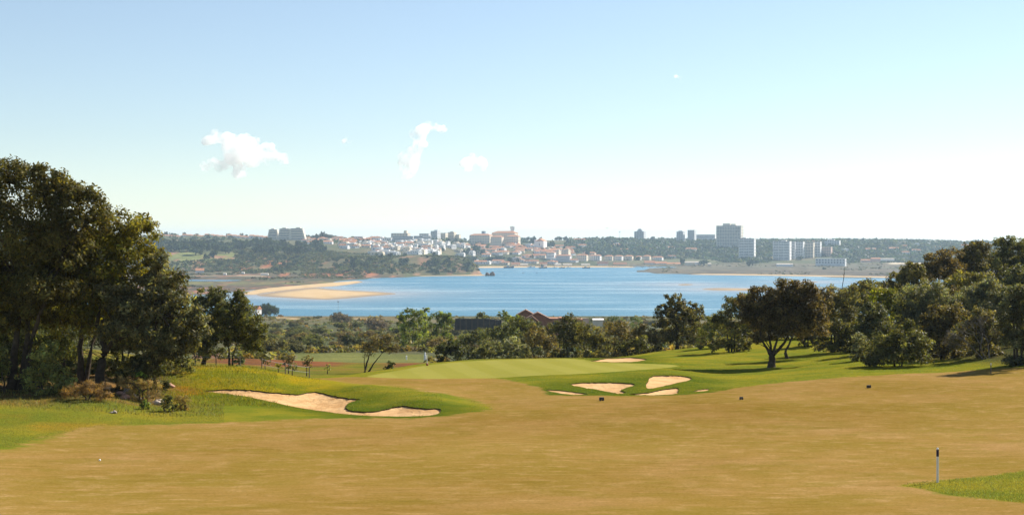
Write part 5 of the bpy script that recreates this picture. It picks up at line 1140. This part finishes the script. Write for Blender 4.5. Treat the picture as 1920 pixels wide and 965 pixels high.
for a in ((954, 502.3, 20, 'largest dark moored boat left of the row', True, True), (996, 501.8, 15, 'white moored boat between the largest dark boat and the next dark boat', False), (1018, 502.6, 16, 'dark blue moored boat in the middle of the row', True), (1040, 502, 9, 'small pale moored boat right of the middle boat', False), (1054, 502.4, 11, 'small dark moored boat right of the small pale boat', True), (1066, 502, 10, 'long pale moored boat beside the small dark boat', False), (1099, 502.8, 15, 'dark hulled moored boat at the right end of the row', True), (981, 512, 5, 'tiny white boat alone out on the water', False), (1007, 511.3, 4, 'tiny dark boat alone out on the water', True)): boat(*a)
for i in range(12):
    boat(1150 + i * 7.6 + random.uniform(-2, 2), 499.6 + random.uniform(0, 1.6), random.uniform(6, 9), 'white yacht in the marina below the orange market roofs', False, True)
for o in list(COL.objects):
    if o.get('label') == 'white yacht in the marina below the orange market roofs': o['group'] = 'yachts in the marina'
e, w, h = place(1141, 1166, 497.5, 501, 2930, 'pier', 'dark wooden pier at the right end of the town beach', 'pier')
m = MB(); m.box((0, 0, h), (w, 6, .6)); m.build('deck', [POSTGREY], e)
m = MB()
for i in range(8): m.tube([(-w * .45 + i * w * .128, 0, -2), (-w * .45 + i * w * .128, 0, h)], [.35, .3], 6)
m.build('piles', [POSTGREY], e)
def rock(name, label, p, sx, sy, sz, mtl, seed, group=None):
    bm = bmesh.new(); bmesh.ops.create_icosphere(bm, subdivisions=3, radius=1)
    g = np.random.default_rng(seed); A = g.normal(size=(5, 3)) * 1.6; ph = g.uniform(0, 6.28, 5)
    for v in bm.verts:
        c_ = np.array(v.co); f = 1 + .16 * sum(math.sin(A[k] @ c_ * 1.6 + ph[k]) for k in range(5)) * .6
        v.co = (c_[0] * sx * f, c_[1] * sy * f, (c_[2] * f) * sz)
    me = bpy.data.meshes.new(name); bm.to_mesh(me); bm.free(); me.materials.append(mtl)
    o = link(name, me, None, p); tag(o, label, 'rock', group); return o
d = lagd(517)
rock('rock', 'dark rock islet off the headland tip, left of two', ((914 - CX) / F * d, d, 1), 3.6, 3, 4.2, ROCKRED, 1, 'rocks off the headland tip')
rock('rock', 'dark rock islet off the headland tip, right and taller of two', ((923 - CX) / F * d, d + 2, 1), 4.2, 3, 5.2, ROCKRED, 2, 'rocks off the headland tip')
# field house and shore hut
e, w, h = place(365, 384, 502.5, 511.5, hit(375, 511, 1900), 'cottage', 'cottage with a bright orange roof below the headland field', 'house', None, .3)
m = MB(); m.box((0, 0, h * .25 - 1), (w * .8, 9, h * .5 + 2)); m.build('wall', [GREYW], e); m = MB(); m.gable((0, 0, h * .5), w * .8, 9, h * .5, over=.5); m.build('roof', [TERRA], e)
e, w, h = place(474, 489, 572.5, 588, 1000, 'hut', 'shore hut with an orange roof beside two dark bushes', 'hut', None, -.5)
m = MB(); m.box((0, 0, h * .25), (w * .8, 5, h * .6)); m.build('wall', [WHITE], e); m = MB(); m.gable((0, 0, h * .55), w * .8, 5, h * .45, over=.3); m.build('roof', [TERRA], e)
for u, y, lab in ((456, 513, 'tiny white shed at the foot of the headland left of the long white wall'), (496, 515.5, 'tiny white shed with a long wall at the foot of the headland'), (422, 515, 'whitish shed on the sandy track under the headland')):
    d = hit(u, y, 1700); e = empty('low_shed', gp(u, d)); tag(e, lab, 'shed', 'sheds under the headland'); m = MB(); m.box((0, 0, .8), (4.5 if u != 496 else 12, 4, 2.6)); m.build('wall', [WHITE], e); m = MB(); m.gable((0, 0, 2.1), 4.5 if u != 496 else 12, 4, 1.0); m.build('roof', [FLATROOF], e)

# ------------------------------------------------------------------ brick ruin, dark fence, white roof in the valley
D0 = 300
e, w, h = place(972, 1062, 582, 618, D0, 'brick_house', 'unfinished red brick house with three bare gables in the valley', 'house')
s = D0 / F
for (a, b, top, eav, dy) in ((968, 1004, 582, 592, 2.5), (982, 1034, 585.5, 599, 0), (986, 1010, 592, 602, -2.4)):
    x0, x1 = (a - 1017) * s, (b - 1017) * s; zt_, ze = (618 - top) * s, (618 - eav) * s
    m = MB(); m.prism([(x0 + .25, -1), (x1 - .25, -1), (x1 - .25, ze), ((x0 + x1) / 2, zt_ - .22), (x0 + .25, ze)], dy - 1.1, dy + 1.2); m.build('gable_wall', [BRICK], e)
    for q in ((x0, ze, (x0 + x1) / 2, zt_), (x1, ze, (x0 + x1) / 2, zt_)):
        m = MB(); m.prism([(q[0], q[1] - .12), (q[2], q[3] - .12), (q[2], q[3] + .16), (q[0], q[1] + .16)], dy - 1.5, dy + 1.6); m.build('roof_slab', [M('bare_roof_slab', (0.24, 0.13, 0.085), (0.34, 0.20, 0.14), 2, .95)], e)
for (a, b, top, m_) in ((1030, 1048, 596, BRICK), (1048, 1064, 595, BRICK), (1064, 1092, 598, BRICK)):
    m = MB(); m.box((((a + b) / 2 - 1017) * s, 1, (618 - top) * s / 2 - .5), ((b - a) * s, 5, (618 - top) * s + 1)); m.build('wall', [m_], e)
    m = MB(); m.box((((a + b) / 2 - 1017) * s, -1.53, (618 - top) * s - 1.1), ((b - a) * s * .4, .1, .7)); m.build('opening', [DARKWIN], e)
e, w, h = place(1112, 1130, 596.5, 600, 500, 'white_house', 'white roofed low house behind the bushes right of the brick ruin', 'house')
m = MB(); m.box((0, 0, h * .2 - 1), (w, 5, h * .4 + 2)); m.build('wall', [BEIGE], e); m = MB(); m.gable((0, 0, h * .4), w, 5, h * .6); m.build('roof', [WHITE], e)
e, w, h = place(1060, 1104, 597, 601, 420, 'pink_wall', 'low pinkish garden wall behind the brick ruin', 'wall')
m = MB(); m.box((0, 0, h * .5 - 1), (w, .3, h + 2)); m.build('wall_face', [PINK], e); m = MB(); m.box((0, 0, h + .06), (w + .1, .5, .12)); m.build('coping', [CREAM], e)
e, w, h = place(852, 940, 597, 610, 310, 'board_fence', 'long dark screen fence left of the brick ruin', 'fence')
for i in range(8):
    m = MB(); x = -w / 2 + (i + .5) * w / 8; hh = h * (1 if i < 6 else 1 - .12 * (i - 5)); m.box((x, 0, hh / 2 - .5), (w / 8 - .16, .12, hh + 1)); m.build('panel', [DARKFENCE], e)
    m = MB(); m.box((x + w / 16, 0, hh / 2 - .4), (.14, .2, hh + 1.1)); m.build('post', [POSTGREY], e)

# ------------------------------------------------------------------ small things on the course
e = empty('distance_stake', gp(1758, 40.2, 0)); tag(e, 'white stake with a dark blue band standing in the rough patch', 'stake')
m = MB(); m.lathe((0, 0, 0), [(.034, -.25), (.034, .74)], 16); m.build('post', [POSTWHITE], e, smooth=False)
m = MB(); m.lathe((0, 0, 0), [(.0362, .742), (.0362, .935)], 16); m.build('band', [POSTBLUE], e)
m = MB(); m.lathe((0, 0, 0), [(.034, .937), (.034, .965), (.024, .985), (.006, .99)], 16); m.build('cap', [POSTWHITE], e)
e = empty('distance_stake', gp(1858, 82, 0)); tag(e, 'thin pale stake far off near the long tree shadows on the right', 'stake')
m = MB(); m.lathe((0, 0, 0), [(.03, -.2), (.03, .5)], 12); m.build('post', [POSTGREY], e); m = MB(); m.lathe((0, 0, 0), [(.033, .5), (.033, .6), (.01, .62)], 12); m.build('cap', [POSTWHITE], e)
for i, (px_, py_, lab) in enumerate(((1128, 751, 'dark block marker in front of the low curved bunker'), (1390, 749, 'small dark block marker in the middle of the fairway right of the bunkers'), (1629, 727, 'dark block marker far right on the fairway below the big front shrub'))):
    d = hit(px_, py_, 40); e = empty('tee_marker', gp(px_, d), (.2, -.1, .35)[i]); tag(e, lab, 'marker', 'dark block markers on the fairway'); k = (1.0, .8, .9)[i]
    m = MB(); m.box((0, 0, .10 * k), (.24 * k, .14 * k, .14 * k), taper=.86); m.build('body', [DARKPLASTIC], e)
    m = MB(); m.box((0, -.062 * k, .105 * k), (.13 * k, .03, .05 * k)); m.build('plate', [POSTGREY], e)
    for x in (-.07, .07): m = MB(); m.box((x * k, 0, .012), (.05 * k, .11 * k, .07 * k)); m.build('foot', [DARKPLASTIC], e)
bm = bmesh.new(); bmesh.ops.create_icosphere(bm, subdivisions=3, radius=.036); me = bpy.data.meshes.new('golf_ball'); bm.to_mesh(me); bm.free(); me.materials.append(M('golf_ball_white', (.78, .78, .78), (.82, .82, .82), 30, .35, .8, 160, .003))
d = hit(187, 864, 30); o = link('golf_ball', me, None, gp(187, d, .03)); tag(o, 'white golf ball lying on the brown fairway at the left', 'golf ball')
d = 101; e = empty('flagstick', gp(801, d, 0)); tag(e, 'slim white pin with a red brown base marker on the left of the green', 'flagstick')
m = MB(); m.tube([(0, 0, -.1), (0, 0, .78)], [.02, .016], 8); m.build('pole', [POSTWHITE], e)
m = MB(); m.lathe((0, 0, 0), [(.05, .0), (.09, .05), (.09, .12), (.04, .17)], 12); m.build('base_marker', [REDP], e)
e = empty('white_post', gp(797, 172, 0)); tag(e, 'white tapered post beyond the green left of the dark dome bush', 'post')
y0 = HY + (HC - float(zt(797, 172))) * F / 172; hh = max(.5, min(1.1, (y0 - 660) * 172 / F))
m = MB(); m.lathe((0, 0, 0), [(.17, -.1), (.15, hh * .55), (.09, hh * .8)], 14); m.build('body', [POSTWHITE], e); m = MB(); m.lathe((0, 0, 0), [(.09, hh * .8), (.11, hh * .86), (.09, hh * .95), (.03, hh)], 14); m.build('top', [POSTWHITE], e)
e = empty('white_post', gp(762, 176, 0)); tag(e, 'smaller pale post left of the white tapered post', 'post')
hh = .4
m = MB(); m.lathe((0, 0, 0), [(.08, -.1), (.08, hh)], 12); m.build('body', [POSTWHITE], e); m = MB(); m.lathe((0, 0, 0), [(.1, hh), (.1, hh + .06), (.02, hh + .1)], 12); m.build('top', [POSTWHITE], e)
# wire fence behind the mound
e = empty('wire_fence', gp(440, 87.5)); tag(e, 'thin post and wire fence along the crest of the left mound', 'fence'); b0 = e.location.copy()
pp = [gp(u, dd) - b0 for u, dd in ((366, 88.5), (405, 88), (450, 87.5), (491, 87), (535, 88), (580, 92))]
for p in pp: m = MB(); m.tube([p - Vector((0, 0, .2)), p + Vector((0, 0, .75))], [.035, .03], 8); m.build('post', [POSTGREY], e)
for zz in (.35, .68):
    m = MB(); P = []
    for a_, b_ in zip(pp[:-1], pp[1:]):
        for t in np.linspace(0, 1, 7)[:-1]: P.append(a_.lerp(b_, t) + Vector((0, .035, zz - .12 * t * (1 - t))))
    P.append(pp[-1] + Vector((0, .035, zz))); m.tube(P, [.008] * len(P), 5); m.build('wire', [METAL], e)
e = empty('leaning_mast', gp(1580, 128)); tag(e, 'thin dark leaning dead stalk rising from the right thicket', 'mast'); b0 = e.location; s = 128 / F
m = MB(); m.tube([(0, 0, 0), (-.1, 0, (HC - (545 - HY) * s) - b0.z), (.02 + .1, 0, (HC - (518 - HY) * s) - b0.z), (.17, 0, (HC - (500 - HY) * s) - b0.z)], [.05, .035, .028, .012], 8); m.build('stem', [BARK], e)
m = MB(); zq = (HC - (517 - HY) * s) - b0.z; m.tube([(.1, 0, zq), (.2, 0, zq + .3)], [.02, .01], 6); m.tube([(.1, 0, zq), (.0, 0, zq + .22)], [.02, .01], 6); m.build('twig', [BARK], e)
# stones under the left trees
g = np.random.default_rng(19)
SL = ('reddish stone at the left of the stone heap', 'pale stone on top of the stone heap', 'white cracked stone in the middle of the stone heap', 'pinkish stone low in the stone heap', 'small grey stone right of the stone heap', 'bright white stone left of the wiry plant', 'grey stone beside the bright white stone', 'pale stone at the foot of the olive trunk', 'small flat stone below the dry bush', 'orange stone at the left end of the mound')
for i, (px_, py_, r) in enumerate(((228, 736, .20), (240, 731, .22), (246, 740, .24), (234, 743, .19), (258, 745, .16), (293, 754, .24), (300, 750, .18), (200, 724, .20), (214, 770, .12), (316, 722, .26))):
    d = hit(px_, py_ + 4, 55); rock('stone', SL[i], gp(px_, d, r * .2), r * 1.2, r, r * .75, STONE if i not in (0, 3, 9) else M('reddish_stone', (.30, .15, .09), (.45, .26, .18), 4, .95, .6, 12, .03), 60 + i, 'stones under the left trees')
# gull in the sky
e = empty('bird', at(1138, 427.5, 520)); tag(e, 'tiny bird gliding in the pale sky above the far hills', 'bird')
m = MB(); m.add([(-.9, .1, .28), (-.3, -.1, .12), (0, -.05, 0), (.3, -.1, .12), (.9, .1, .28), (.3, .16, .10), (0, .22, .0), (-.3, .16, .10), (-.3, .02, .04), (0, .05, -.12), (.3, .02, .04)],
             [(0, 1, 7), (1, 2, 6, 7), (2, 3, 5, 6), (3, 4, 5), (0, 7, 8), (0, 8, 1), (1, 8, 9, 2), (2, 9, 10, 3), (3, 10, 4), (4, 10, 5), (5, 10, 9, 6), (6, 9, 8, 7)]); m.build('body', [GREYW], e)

# ------------------------------------------------------------------ tufts of rough grass
def tufts(u, d, h, seed):
    g = np.random.default_rng(seed)
    P = np.stack([(u - CX) / F * d, d, zt(u, d) - .01], 1); n = len(P); H = h * g.uniform(.6, 1.4, n)
    a = g.uniform(0, 6.28, n); wdir = np.stack([np.cos(a), np.sin(a), 0 * a], 1); lean = g.normal(size=(n, 3)) * .45; lean[:, 2] = 1
    wd_ = (.006 + .05 * H)[:, None]
    tip = P + lean * H[:, None]
    Vx = np.stack([P - wdir * wd_, P + wdir * wd_, tip], 1).reshape(-1, 3)
    tn = np.clip(1 + .4 * g.normal(size=n), .4, 2.4); hu = g.normal(size=n) * .15
    return Vx, np.stack([tn * (1 + hu), tn, tn * (1 - hu)], 1)
def spread(n, u0, u1, d0, d1, seed, keep):
    g = np.random.default_rng(seed); u, d = g.uniform(u0, u1, n), g.uniform(d0, d1, n); k = keep(np.stack([u, d], 1)); return u[k], d[k]
def in_bunker(P):
    r = np.zeros(len(P), bool)
    for zb in Z_BUNK: r |= inside(P, zb)
    return r
u1, d1 = spread(16000, 1680, 1965, 34, 47, 1, lambda P: inside(P, Z_PATCH))
g = np.random.default_rng(2); EP = np.vstack(Z_BUNK); EP = EP[g.integers(0, len(EP), 9000)] + g.normal(size=(9000, 2)) * np.array([6, .45]); EP = EP[~in_bunker(EP)]
u3, d3 = spread(26000, 300, 830, 67, 85, 3, lambda P: ~in_bunker(P) & ((P[:, 0] < 600) | (P[:, 1] < 76)) & ~inside(P, Z_FAIR))
u4, d4 = spread(44000, -30, 420, 50, 68, 4, lambda P: ~inside(P, Z_FAIR))
u5, d5 = spread(90000, 880, 1960, 62, 112, 5, lambda P: ~inside(P, Z_FAIR) & ~inside(P, Z_GREEN) & ~in_bunker(P))
g4 = np.random.default_rng(6).random(len(u4))
for nm, u, d, h, col_, lab in (('rough_grass', u1, d1, .05 + 0 * u1, (0.16, 0.168, 0.058), 'green grass tufts of the rough patch round the stake'), ('bunker_fringe', EP[:, 0], EP[:, 1], .055 + 0 * EP[:, 0], (0.085, 0.115, 0.018), 'green grass fringe overhanging the bunker edges'),
        ('rough_grass', u3, d3, .05 + .07 * (u3 < 520), (0.135, 0.145, 0.020), 'yellow green grass tufts over the left mound'), ('rough_grass', u5, d5, .045 + 0 * u5, (0.172, 0.170, 0.024), 'short green grass of the slope round the lone oak and right bunkers'), ('rough_grass', u4, d4, .035 + .10 * (d4 > 62.5) * (g4 < .25), (0.130, 0.128, 0.044), 'grass tufts in the shade edge left of the fairway')):
    v, c_ = tufts(u, d, h, 300 + len(u)); me = mesh_np(nm, v, np.arange(len(v)).reshape(-1, 3), (LEAF,)); set_attr(me, 'leaf', np.repeat(c_, 3, 0), 'FLOAT_COLOR')
    o = link(nm, me); o.color = (*col_, 1); tag(o, lab, 'grass', kind='stuff')

# ------------------------------------------------------------------ clouds, haze
def cloud_material():
    m = bpy.data.materials.new('cloud_vapour'); m.use_nodes = True; nt = m.node_tree; nt.nodes.remove(nt.nodes['Principled BSDF'])
    v = N(nt, 'ShaderNodeVolumePrincipled'); v.inputs['Color'].default_value = (1, 1, 1, 1); v.inputs['Anisotropy'].default_value = .55
    f = noise(nt, .012, 5, .65); nt.links.new(maprange(nt, f, .35, .78, 0.0, .04), v.inputs['Density'])
    nt.links.new(v.outputs[0], nt.nodes['Material Output'].inputs['Volume']); return m
CLOUD = cloud_material()
def cloud(label, puffs, d, seed):
    s = d / F; g = np.random.default_rng(seed); bm = bmesh.new(); c0 = at(puffs[0][0], puffs[0][1], d)
    for px_, py_, r in puffs:
        for k in range(9):
            rr = r * s * g.uniform(.45, .75); o = Vector((g.normal(), g.normal(), g.normal() * .8)) * r * s * .38
            q = bmesh.ops.create_icosphere(bm, subdivisions=3, radius=rr); p = at(px_, py_, d) - c0 + o
            bmesh.ops.translate(bm, verts=q['verts'], vec=p)
    me = bpy.data.meshes.new('cloud'); bm.to_mesh(me); bm.free(); me.materials.append(CLOUD)
    o = link('cloud', me, None, c0); r = o.modifiers.new('r', 'REMESH'); r.mode = 'VOXEL'; r.voxel_size = 2.2 * s
    tx = bpy.data.textures.new('billow', 'CLOUDS'); tx.noise_scale = 20 * s; tx.noise_depth = 5
    dm = o.modifiers.new('d', 'DISPLACE'); dm.texture = tx; dm.strength = 26 * s; dm.mid_level = .55; dm.texture_coords = 'LOCAL'
    tag(o, label, 'cloud', 'small clouds low in the sky'); return o
CD = 11000
cloud('largest white cloud, a tilted billow at the left of the sky', [(402, 258, 15), (428, 262, 20), (455, 270, 24), (475, 288, 22), (440, 295, 26), (500, 296, 18), (530, 297, 16), (405, 305, 16), (450, 325, 15), (385, 312, 12), (470, 268, 16)], CD, 1)
cloud('tall narrow white cloud curling to the right at its top', [(803, 234, 11), (812, 238, 10), (824, 242, 10), (797, 244, 10), (790, 252, 11), (785, 260, 13), (780, 270, 12), (776, 282, 15), (770, 305, 18), (765, 320, 16), (795, 270, 10)], CD, 2)
cloud('faint small cloud right of the tall narrow one', [(885, 298, 13), (900, 305, 14), (878, 312, 12)], CD, 3)
cloud('tiny wisp of cloud between the largest and the tall one', [(650, 262, 5), (660, 265, 5)], CD, 4)
cloud('tiny wisp of cloud high in the right half of the sky', [(1270, 142, 4), (1277, 146, 4)], CD, 5)
hm = bpy.data.materials.new('haze_air'); hm.use_nodes = True; nt = hm.node_tree; nt.nodes.remove(nt.nodes['Principled BSDF'])
v = N(nt, 'ShaderNodeVolumePrincipled'); v.inputs['Color'].default_value = (.62, .82, 1, 1); v.inputs['Density'].default_value = 0.00007; v.inputs['Anisotropy'].default_value = .2
nt.links.new(v.outputs[0], nt.nodes['Material Output'].inputs['Volume'])
m = MB(); m.box((0, 7200, 60), (16000, 15000, 150)); o = m.build('haze', [hm]); tag(o, 'pale blue sea haze over the lagoon', 'haze', kind='stuff')
